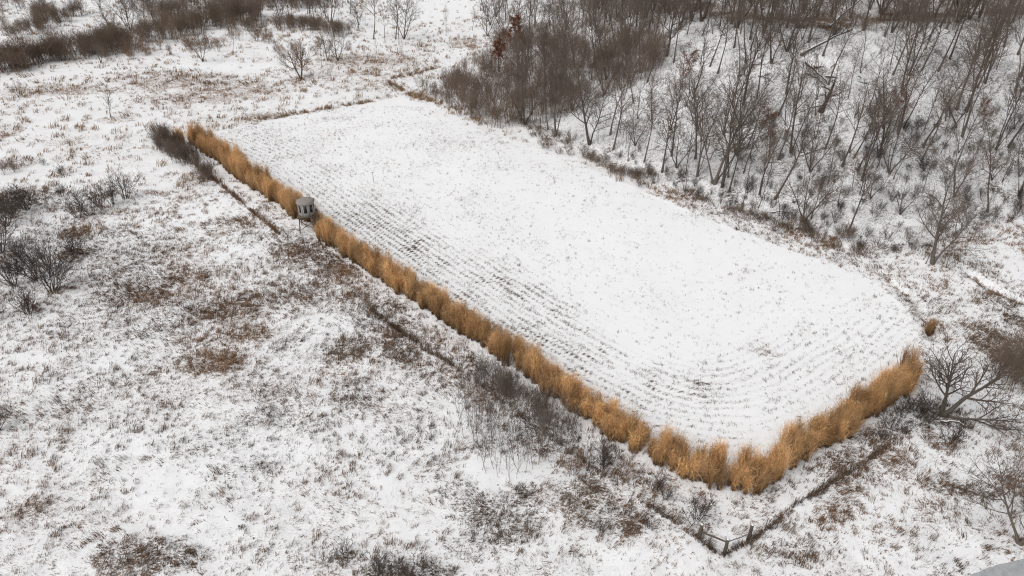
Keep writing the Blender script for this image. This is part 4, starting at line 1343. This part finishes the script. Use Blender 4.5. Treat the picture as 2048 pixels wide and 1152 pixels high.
# shrubs at the left margin of the meadow
LEFT = [(180, 432, 'grey', 1.0, 'leftmost grey bush of the row of four on open snow'), (157, 438, 'grey', .8, 'small grey bush in front of the row of four'), (205, 418, 'grey', .9, 'second grey bush of the row of four'),
        (226, 408, 'grey', .85, 'third grey bush of the row of four'), (252, 400, 'grey', 1.05, 'rightmost grey bush of the row of four'),
        (25, 430, 'bush', 1.1, 'dark bush at the left margin, farthest back'), (55, 420, 'bush', 1.0, 'dark bush right of the farthest one at the left margin'), (10, 455, 'bush', 1.0, 'dark bush at the very left edge'),
        (150, 520, 'bush', .8, 'dark bush growing out of the brown tuft'), (5, 510, 'bush', 1.2, 'large dark bush cut by the left edge'), (40, 515, 'bush', .7, 'low dark bush beside the large one at the left edge'),
        (75, 560, 'bush', 1.15, 'tangled dark bush in the middle of the left clump'), (105, 585, 'bush', 1.3, 'wide arching bush at the front of the left clump'), (30, 575, 'bush', 1.0, 'dark bush behind the bent stem at left'),
        (60, 630, 'grey', .9, 'upright grey bush nearest the camera in the left clump'), (0, 640, 'grey', .8, 'grey bush cut by the left edge, nearest the camera'), (98, 540, 'grey', 1.0, 'grey bush behind the wide arching one'),
        (0, 865, 'bush', .8, 'dark bush at the left edge beside the lower meadow'), (85, 330, 'low', .9, 'low plum bush far left on the open snow'), (30, 345, 'plum', .8, 'plum-brown bush at the far left margin'), (8, 350, 'plum', .8, 'plum-brown bush cut by the left edge'),
        (125, 395, 'low', 1.0, 'tiny dark bush left of the row of four'), (125, 352, 'low', 1.1, 'dark low bush lying on the snow far left'),
        (760, 1150, 'low', 1.3, 'dark low bush at the bottom edge, left one'), (830, 1155, 'low', 1.4, 'dark low bush at the bottom edge, right one'), (690, 1125, 'low', 1.0, 'small dark bush near the bottom edge'),
        (1308, 985, 'grey', .75, 'dark upright bush by the fence below the golden corner'), (1330, 1000, 'grey', .5, 'small dark bush beside the fence brace'),
        (1145, 945, 'ruddy', .85, 'reddish bush at the edge of the sapling stand'), (1256, 965, 'ruddy', .6, 'rust bush between fence and golden row'), (1205, 925, 'plum', .9, 'dark bush between the sapling stand and the golden row'),
        (1208, 938, 'grey', .8, 'grey upright bush just left of the rust bush'), (1300, 1060, 'low', .8, 'low bush on open snow left of the fence corner'), (1200, 1065, 'low', .8, 'low bush left of the fence corner, farther left'),
        (1390, 1045, 'low', 1.5, 'tangled bush inside the fence corner'), (1900, 890, 'low', 1.5, 'tangled low bush below the sprawling tree')]
for (u, v, kd, s_, lab) in LEFT:
    put_shrub(kd, hit(u, v), s_ * (1.3 if u < 270 and 380 < v < 660 else 1), lab, 'single bushes on the meadow')

# dark shrubs above the sapling stand
rows = []
for i in range(17):
    q = rs.uniform(0, 1)
    rows.append((945 + 190 * q + rs.normal(0, 14), 738 + 125 * q + rs.normal(0, 13)))
rows.sort()
for i, (u, v) in enumerate(rows):
    put_shrub('plum', hit(u, v), rs.uniform(0.65, 0.95), 'dark shrub between sapling stand and golden row, %s from the left' % ordinal(i + 1), 'dark shrubs along the golden row', 'dark_shrub')

# sapling stand
sp = []
tries = 0
while len(sp) < 170 and tries < 9000:
    tries += 1
    u, v = rs.uniform(915, 1150), rs.uniform(752, 975)
    top = np.interp(u, [915, 1000, 1150], [760, 775, 850])
    bot = np.interp(u, [915, 960, 1020, 1100, 1150], [860, 945, 972, 925, 900])
    if not top < v < bot:
        continue
    p = hit(u, v)
    if any((p[0] - a[0]) ** 2 + (p[1] - a[1]) ** 2 < 0.10 for a in sp):
        continue
    sp.append((p[0], p[1], p[2], u, v))
sp.sort(key=lambda r: r[4])
band_n = {}
for i, (x, y, z, u, v) in enumerate(sp):
    rowname = 'back' if v < 830 else ('middle' if v < 890 else 'front')
    band_n.setdefault(rowname, []).append((u, x, y, z))
for rowname, rows in band_n.items():
    rows.sort()
    for i, (u, x, y, z) in enumerate(rows):
        s_ = rs.uniform(0.6, 1.08)
        o = link('sapling', SAP[rs.randint(len(SAP))], None, (x, y, z), rs.uniform(0, 6.28), (s_, s_, s_))
        tag(o, 'thin bare sapling in the %s of the stand, %s from the left' % (rowname, ordinal(i + 1)), 'sapling', 'sapling stand in front of the golden row')

# right-hand side: sprawling tree, brown thicket, tree by the creek
put_tree('willow', hit(1880, 834), 9.4, 0.0, 'large sprawling dark tree with low limbs at the right end of the golden row', None, 'sprawling_tree')
put_tree('fork_b', hit(2036, 1092), 8.5, 2.6, 'dark bare tree beside the frozen creek at the right edge', None, 'bare_tree', wide=1.3)
for i, (u, v, s_) in enumerate([(1985, 775, 1.0), (2010, 770, 1.15), (2040, 760, 1.2), (2060, 780, 1.2), (2020, 735, 1.1), (1990, 740, .9), (2045, 720, 1.0), (2070, 700, 1.0), (2030, 790, .8)]):
    put_shrub('brush', hit(u, v), s_ * 0.95, 'brown bare shrub in the clump at the right edge, %s from the left' % ordinal(i + 1), 'brown clump at the right edge', 'thicket_shrub')
for i, (u, v, s_) in enumerate([(2050, 985, .9), (2035, 940, .8), (2060, 1040, 1.0), (2075, 960, 1.0)]):
    put_shrub('ruddy', hit(u, v), s_, 'brown shrub behind the creekside tree, %s from the top' % ordinal(i + 1), 'shrubs behind the creekside tree', 'creekside_shrub')
for i, (u, v, s_) in enumerate([(1780, 860, .8), (1800, 835, .8), (1825, 820, .8), (1760, 880, .6), (1850, 850, .8), (1840, 830, .9)]):
    put_shrub('low', hit(u, v), s_ * 1.6, 'dark low shrub at the foot of the short golden row, %s from the top' % ordinal(i + 1), 'shrubs at the foot of the short row', 'low_shrub')


# ------------------------------------------------------------------ fence with corner brace
def boxes(name, items, mat, parent=None, bevel=0.0):
    """items: list of (centre, size, rotation matrix or None)"""
    V, Fq = [], []
    for c, s_, r in items:
        b = len(V)
        for z in (-1, 1):
            for (x, y) in ((-1, -1), (1, -1), (1, 1), (-1, 1)):
                q = Vector((x * s_[0] / 2, y * s_[1] / 2, z * s_[2] / 2))
                if r is not None:
                    q = r @ q
                V.append((q.x + c[0], q.y + c[1], q.z + c[2]))
        Fq += [[b + k for k in f] for f in ((3, 2, 1, 0), (4, 5, 6, 7), (0, 1, 5, 4), (1, 2, 6, 5), (2, 3, 7, 6), (3, 0, 4, 7))]
    return link(name, mesh_from(name, V, Fq, mat), parent)


def rod(name, a, b, r, mat, parent=None, sides=8, r2=None, jag=0):
    a, b = np.array(a, float), np.array(b, float)
    n = 5
    pts = [tuple(a + (b - a) * i / n + (np.random.RandomState(int(abs(a[0] * 97 + i * 13)) % 9999).normal(0, jag, 3) if 0 < i < n else 0)) for i in range(n + 1)]
    rad = [r + ((r2 if r2 is not None else r) - r) * i / n for i in range(n + 1)]
    V, Fq, _ = tubes([(pts, rad)], sides)
    V = list(map(tuple, V))
    # end caps as quads fanned round a centre ring
    for ring, c in ((0, pts[0]), (n, pts[-1])):
        ci = len(V)
        V.append(tuple(c))
        for k in range(0, sides, 2):
            f = [ring * sides + k, ring * sides + (k + 1) % sides, ring * sides + (k + 2) % sides, ci]
            Fq = np.concatenate([Fq, [f if ring else f[::-1]]])
    return link(name, mesh_from(name, V, Fq, mat, smooth=False), parent)


fence = bpy.data.objects.new('wire_fence', None)
COL.objects.link(fence)
tag(fence, 'weedy wire fence with wooden corner brace running along the meadow', 'fence')
# wooden posts of the brace
posts = {}
for nm, (u, v), hgt in (('west', (1397, 1080), 1.55), ('corner', (1447, 1113), 1.65), ('east', (1496, 1082), 1.6)):
    p = hit(u, v)
    posts[nm] = p
    rod('corner_post', (p[0], p[1], p[2] - 0.2), (p[0] + 0.03, p[1] + 0.02, p[2] + hgt), 0.15, M['post'], fence, 8, 0.13, 0.012)
    cap = rod('snow_cap', (p[0] + 0.03, p[1] + 0.02, p[2] + hgt + 0.002), (p[0] + 0.03, p[1] + 0.02, p[2] + hgt + 0.05), 0.11, M['snow'], fence, 8, 0.06)
for a, b, r in (('west', 'corner', 0.07), ('corner', 'east', 0.035)):
    pa, pb = posts[a], posts[b]
    rod('brace_rail', (pa[0], pa[1], pa[2] + (0.75 if a == 'west' else 1.35)), (pb[0], pb[1], pb[2] + (1.35 if b == 'corner' else 0.6)), r, M['post'], fence, 8, r * 0.9, 0.015)
# steel posts and wires
fp = along(FENCE_PTS, 3.6)
for (p, tn, q) in fp:
    if min(np.hypot(p[0] - a[0], p[1] - a[1]) for a in posts.values()) < 1.2:
        continue
    z = h1(p[0], p[1])
    boxes('steel_post', [((p[0], p[1], z + 0.6), (0.05, 0.05, 1.35), Matrix.Rotation(rs.normal(0, 0.02), 3, 'X'))], M['steel'], fence)
fz = [(p, h1(p[0], p[1])) for p, tn, q in along(FENCE_PTS, 1.8)]
for hz in (0.3, 0.65, 1.0):
    pts = [(p[0], p[1], z + hz) for p, z in fz]
    V, Fq, _ = tubes([(pts, [0.006] * len(pts))], 3)
    link('wire', mesh_from('wire', V, Fq, M['steel']), fence)

# thin stake in the field
p = hit(748, 366)
st = bpy.data.objects.new('field_stake', None)
COL.objects.link(st)
st.location = p
tag(st, 'thin dark stake with a short crosspiece standing alone in the field', 'stake')
rod('stake_pole', (0, 0, -0.2), (-0.05, 0.02, 1.75), 0.035, M['post'], st, 6)
rod('crosspiece', (-0.32, 0.0, 1.66), (0.22, 0.03, 1.72), 0.022, M['post'], st, 6)

# ------------------------------------------------------------------ hunting blind on its stand
bp = hit(620, 460)
blind = bpy.data.objects.new('hunting_blind', None)
COL.objects.link(blind)
blind.location = bp
blind.rotation_euler = (0, 0, math.radians(8))
tag(blind, 'grey elevated hunting blind with taupe roof on wooden stand in the golden row', 'hunting blind')
DECK, BH, RB = 2.2, 1.95, 1.12


def prism(name, rings, mat, parent, close=True, n=8, ph=math.pi / 8, smooth=False):
    V, Fq = [], []
    for (r, z) in rings:
        for k in range(n):
            a = ph + k * 2 * math.pi / n
            V.append((r * math.cos(a), r * math.sin(a), z))
    for i in range(len(rings) - 1):
        for k in range(n):
            Fq.append((i * n + k, i * n + (k + 1) % n, (i + 1) * n + (k + 1) % n, (i + 1) * n + k))
    if close:
        for i, rev in ((0, True), (len(rings) - 1, False)):
            ci = len(V)
            V.append((0, 0, rings[i][1]))
            for k in range(0, n, 2):
                f = [i * n + k, i * n + (k + 1) % n, i * n + (k + 2) % n, ci]
                Fq.append(f[::-1] if rev else f)
    return link(name, mesh_from(name, V, Fq, mat, smooth=smooth), parent)


cabin = prism('cabin', [(RB * 0.97, DECK + 0.10), (RB, DECK + 0.16), (RB, DECK + BH - 0.04), (RB * 0.98, DECK + BH)], M['shell'], blind)
roof = prism('roof', [(RB + 0.08, DECK + BH - 0.02), (RB + 0.16, DECK + BH + 0.0), (RB + 0.16, DECK + BH + 0.09), (RB * 0.82, DECK + BH + 0.24), (RB * 0.3, DECK + BH + 0.31)], M['roof'], blind)
prism('roof_rim', [(RB + 0.175, DECK + BH - 0.03), (RB + 0.185, DECK + BH + 0.03), (RB + 0.165, DECK + BH + 0.035)], M['shell'], roof, close=False)
ap = RB * math.cos(math.pi / 8)
for k in range(8):
    a = k * math.pi / 4
    rot = Matrix.Rotation(a, 3, 'Z')

    def at(rr, t, z):
        q = rot @ Vector((rr, t, z))
        return (q.x, q.y, q.z)
    tall = k % 2 == 1 or k in (6,)
    w, hh, zc = (0.40, 1.05, DECK + 1.15) if tall else (0.62, 0.46, DECK + 1.32)
    win = boxes('window', [(at(ap + 0.012, 0, zc), (0.05, w, hh), rot)], M['frame'], blind)
    boxes('pane', [(at(ap + 0.042, 0, zc), (0.012, w - 0.10, hh - 0.10), rot)], M['glass'], win)
    boxes('panel_seam', [(tuple(np.array(at(RB + 0.003, 0, DECK + 1.03)) @ np.array(Matrix.Rotation(-math.pi / 8, 3, 'Z'))), (0.03, 0.035, BH - 0.22), Matrix.Rotation(a + math.pi / 8, 3, 'Z'))], M['roof'], cabin)
# deck
for i in range(9):
    yy = -1.12 + i * 0.28
    boxes('deck_board', [((0, yy, DECK + 0.045), (2.5, 0.26, 0.05), None)], M['wood'], blind)
for yy in (-1.05, 1.05):
    boxes('deck_beam', [((0, yy, DECK - 0.07), (2.4, 0.09, 0.17), None)], M['wood'], blind)
for sx in (-1, 1):
    for sy in (-1, 1):
        rod('leg', (sx * 1.18, sy * 1.18, -0.2), (sx * 0.98, sy * 0.98, DECK - 0.155), 0.075, M['wood'], blind, 8)
for sy in (-1, 1):
    rod('cross_brace', (-1.12, sy * 1.19, 0.4), (1.04, sy * 1.08, 1.7), 0.045, M['wood'], blind, 6)
    rod('cross_brace', (1.12, sy * 1.17, 0.4), (-1.04, sy * 1.06, 1.7), 0.045, M['wood'], blind, 6)
    rod('cross_brace', (sy * 1.19, -1.12, 0.4), (sy * 1.08, 1.04, 1.7), 0.045, M['wood'], blind, 6)
# stair on the right side, coming down towards the fence
stair = bpy.data.objects.new('stair', None)
COL.objects.link(stair)
stair.parent = blind
stair.location = (0.95, -1.27, 0)
stair.rotation_euler = (0, 0, math.radians(-66))
for sy in (-0.36, 0.36):
    rod('stringer', (0.0, sy, DECK + 0.03), (1.75, sy, -0.1), 0.085, M['wood'], stair, 6)
    rod('handrail', (0.05, sy, DECK + 0.95), (1.8, sy, 0.85), 0.035, M['wood'], stair, 6)
    for t in (0.05, 0.5, 0.95):
        rod('baluster', (1.75 * t, sy, DECK * (1 - t)), (1.75 * t + 0.02, sy, DECK * (1 - t) + 0.93), 0.032, M['wood'], stair, 6)
for i in range(9):
    t = (i + 0.6) / 9
    boxes('tread', [((1.75 * t, 0, DECK * (1 - t)), (0.24, 0.66, 0.04), None)], M['wood'], stair)

# ------------------------------------------------------------------ fallen timber on the hillside
def log(u0, v0, u1, v1, r, label, lift=(0.15, 0.15), limbs=6, z_abs=None, seed=0, snow=True):
    a, b = hit(u0, v0), hit(u1, v1)
    e = bpy.data.objects.new('fallen_tree', None)
    COL.objects.link(e)
    e.location = a
    tag(e, label, 'fallen tree', 'fallen timber on the wooded hill')
    R = random.Random(seed)
    A, B = np.zeros(3), b - a
    A[2] += lift[0]
    B = B + np.array([0, 0, lift[1]])
    n = 8
    pts, rad = [], []
    for i in range(n + 1):
        t = i / n
        q = A + (B - A) * t + np.array([R.gauss(0, 0.07), R.gauss(0, 0.07), R.gauss(0, 0.04) + 0.25 * math.sin(math.pi * t)])
        pts.append(tuple(q))
        rad.append(r * (1 - 0.65 * t))
    V, Fq, _ = tubes([(pts, rad)], 7)
    link('trunk', mesh_from('log_trunk', V, Fq, M['dark'], smooth=True), e)
    if snow:
        sp_ = [(q[0], q[1], q[2] + rr * 0.62) for q, rr in zip(pts, rad)]
        V, Fq, _ = tubes([(sp_[:-1], [rr * 0.62 for rr in rad[:-1]])], 6)
        link('snow_cover', mesh_from('log_snow', V, Fq, M['snow'], smooth=True), e)
    out = {}
    S = [dict(n=4, w=0.14, up=0.05, kids=5, t0=0.25, ang=(25, 55), lr=0.5, rr=0.5, shape=0.3, tip=0.35), dict(n=3, w=0.15, up=0.04, kids=3, t0=0.2, ang=(25, 55), lr=0.5, rr=0.5, rmin=0.014, tip=0.5),
         dict(n=3, w=0.15, up=0.02, kids=0, t0=0, ang=(0, 0), lr=0.5, rr=0.5, rmin=0.010, tip=0.6)]
    dv = B - A
    ln = np.linalg.norm(dv)
    dv = dv / ln
    for i in range(limbs):
        k = R.randint(n // 3, n)
        d_ = norm3((dv[0] + R.gauss(0, 0.7), dv[1] + R.gauss(0, 0.7), dv[2] + abs(R.gauss(0.3, 0.5))))
        grow(R, tuple(pts[k]), d_, ln * R.uniform(0.15, 0.35), rad[k] * 0.6, 0, S, out)
    if out:
        for key in out:      # limbs may dip: the slope falls away under them
            pass
        V, Fq, _ = join([tubes(out[l], 4 if l == 0 else 3) for l in out])
        link('branch_crown', mesh_from('log_branches', V, Fq, M['dark'], smooth=True), e)
    return e


log(1598, 122, 1700, 82, 0.26, 'snow-topped fallen tree sloping up right below the brow', (0.6, 1.8), 7, seed=1)
log(1608, 132, 1655, 172, 0.24, 'short broken log pointing down right from the fallen tree', (0.4, 0.4), 5, seed=2)
log(1650, 160, 1738, 172, 0.16, 'long level fallen trunk on bare snow mid-slope', (0.5, 0.2), 2, seed=3)
log(1612, 150, 1650, 180, 0.14, 'thin broken log below the short one', (0.3, 0.3), 4, seed=4)
log(1517, 156, 1545, 168, 0.12, 'small fallen branch left of the fallen trees', (0.2, 0.2), 3, seed=5)
log(1658, 56, 1775, -6, 0.2, 'long trunk leaning up right across the brow trees', (0.3, 4.5), 3, seed=6)
log(1640, 224, 1585, 240, 0.13, 'fallen limb at the foot of the broken snag', (0.9, 0.4), 3, seed=7)
log(1912, 262, 1872, 208, 0.16, 'dark dead tree leaning left on the right slope', (0.2, 2.0), 4, seed=8, snow=False)
log(1540, 430, 1580, 432, 0.10, 'short log lying at the foot of the hill', (0.2, 0.2), 1, seed=9)
log(1880, 850, 1935, 865, 0.12, 'fallen limb under the sprawling tree', (0.2, 0.3), 4, seed=11)
log(1905, 262, 1948, 214, 0.10, 'thin dead trunk leaning right on the right slope', (0.2, 1.4), 3, seed=12, snow=False)
# broken snag
p = hit(1641, 226)
snag = bpy.data.objects.new('broken_snag', None)
COL.objects.link(snag)
snag.location = p
tag(snag, 'stout broken dead trunk with stub limbs beside the fallen trees', 'dead tree')
R = random.Random(5)
out = {}
grow(R, (0, 0, -0.2), norm3((0.35, 0, 1)), 4.6, 0.36, 0, [dict(n=6, w=0.05, up=0.0, kids=5, t0=0.35, ang=(35, 70), lr=0.42, rr=0.45, shape=0.2, tip=0.45),
                                                      dict(n=4, w=0.16, up=0.02, kids=4, t0=0.2, ang=(30, 60), lr=0.5, rr=0.5, rmin=0.03, tip=0.35),
                                                      dict(n=3, w=0.16, up=0.02, kids=0, t0=0, ang=(0, 0), lr=0.5, rr=0.5, rmin=0.014, tip=0.5)], out)
V, Fq, _ = tubes([flare(b) for b in out[0]], 8)
link('trunk', mesh_from('snag_trunk', V, Fq, M['dark'], smooth=True), snag)
for b in out[1]:
    V, Fq, _ = tubes([b], 5)
    link('limb', mesh_from('snag_limb', V, Fq, M['dark'], smooth=True), snag)
V, Fq, _ = tubes(out[2], 3)
link('twig_crown', mesh_from('snag_twigs', V, Fq, M['dark'], smooth=True), snag)

tri = sum(len(m.polygons) * 2 for m in bpy.data.meshes)
print('triangles about', tri, 'objects', len(bpy.data.objects))
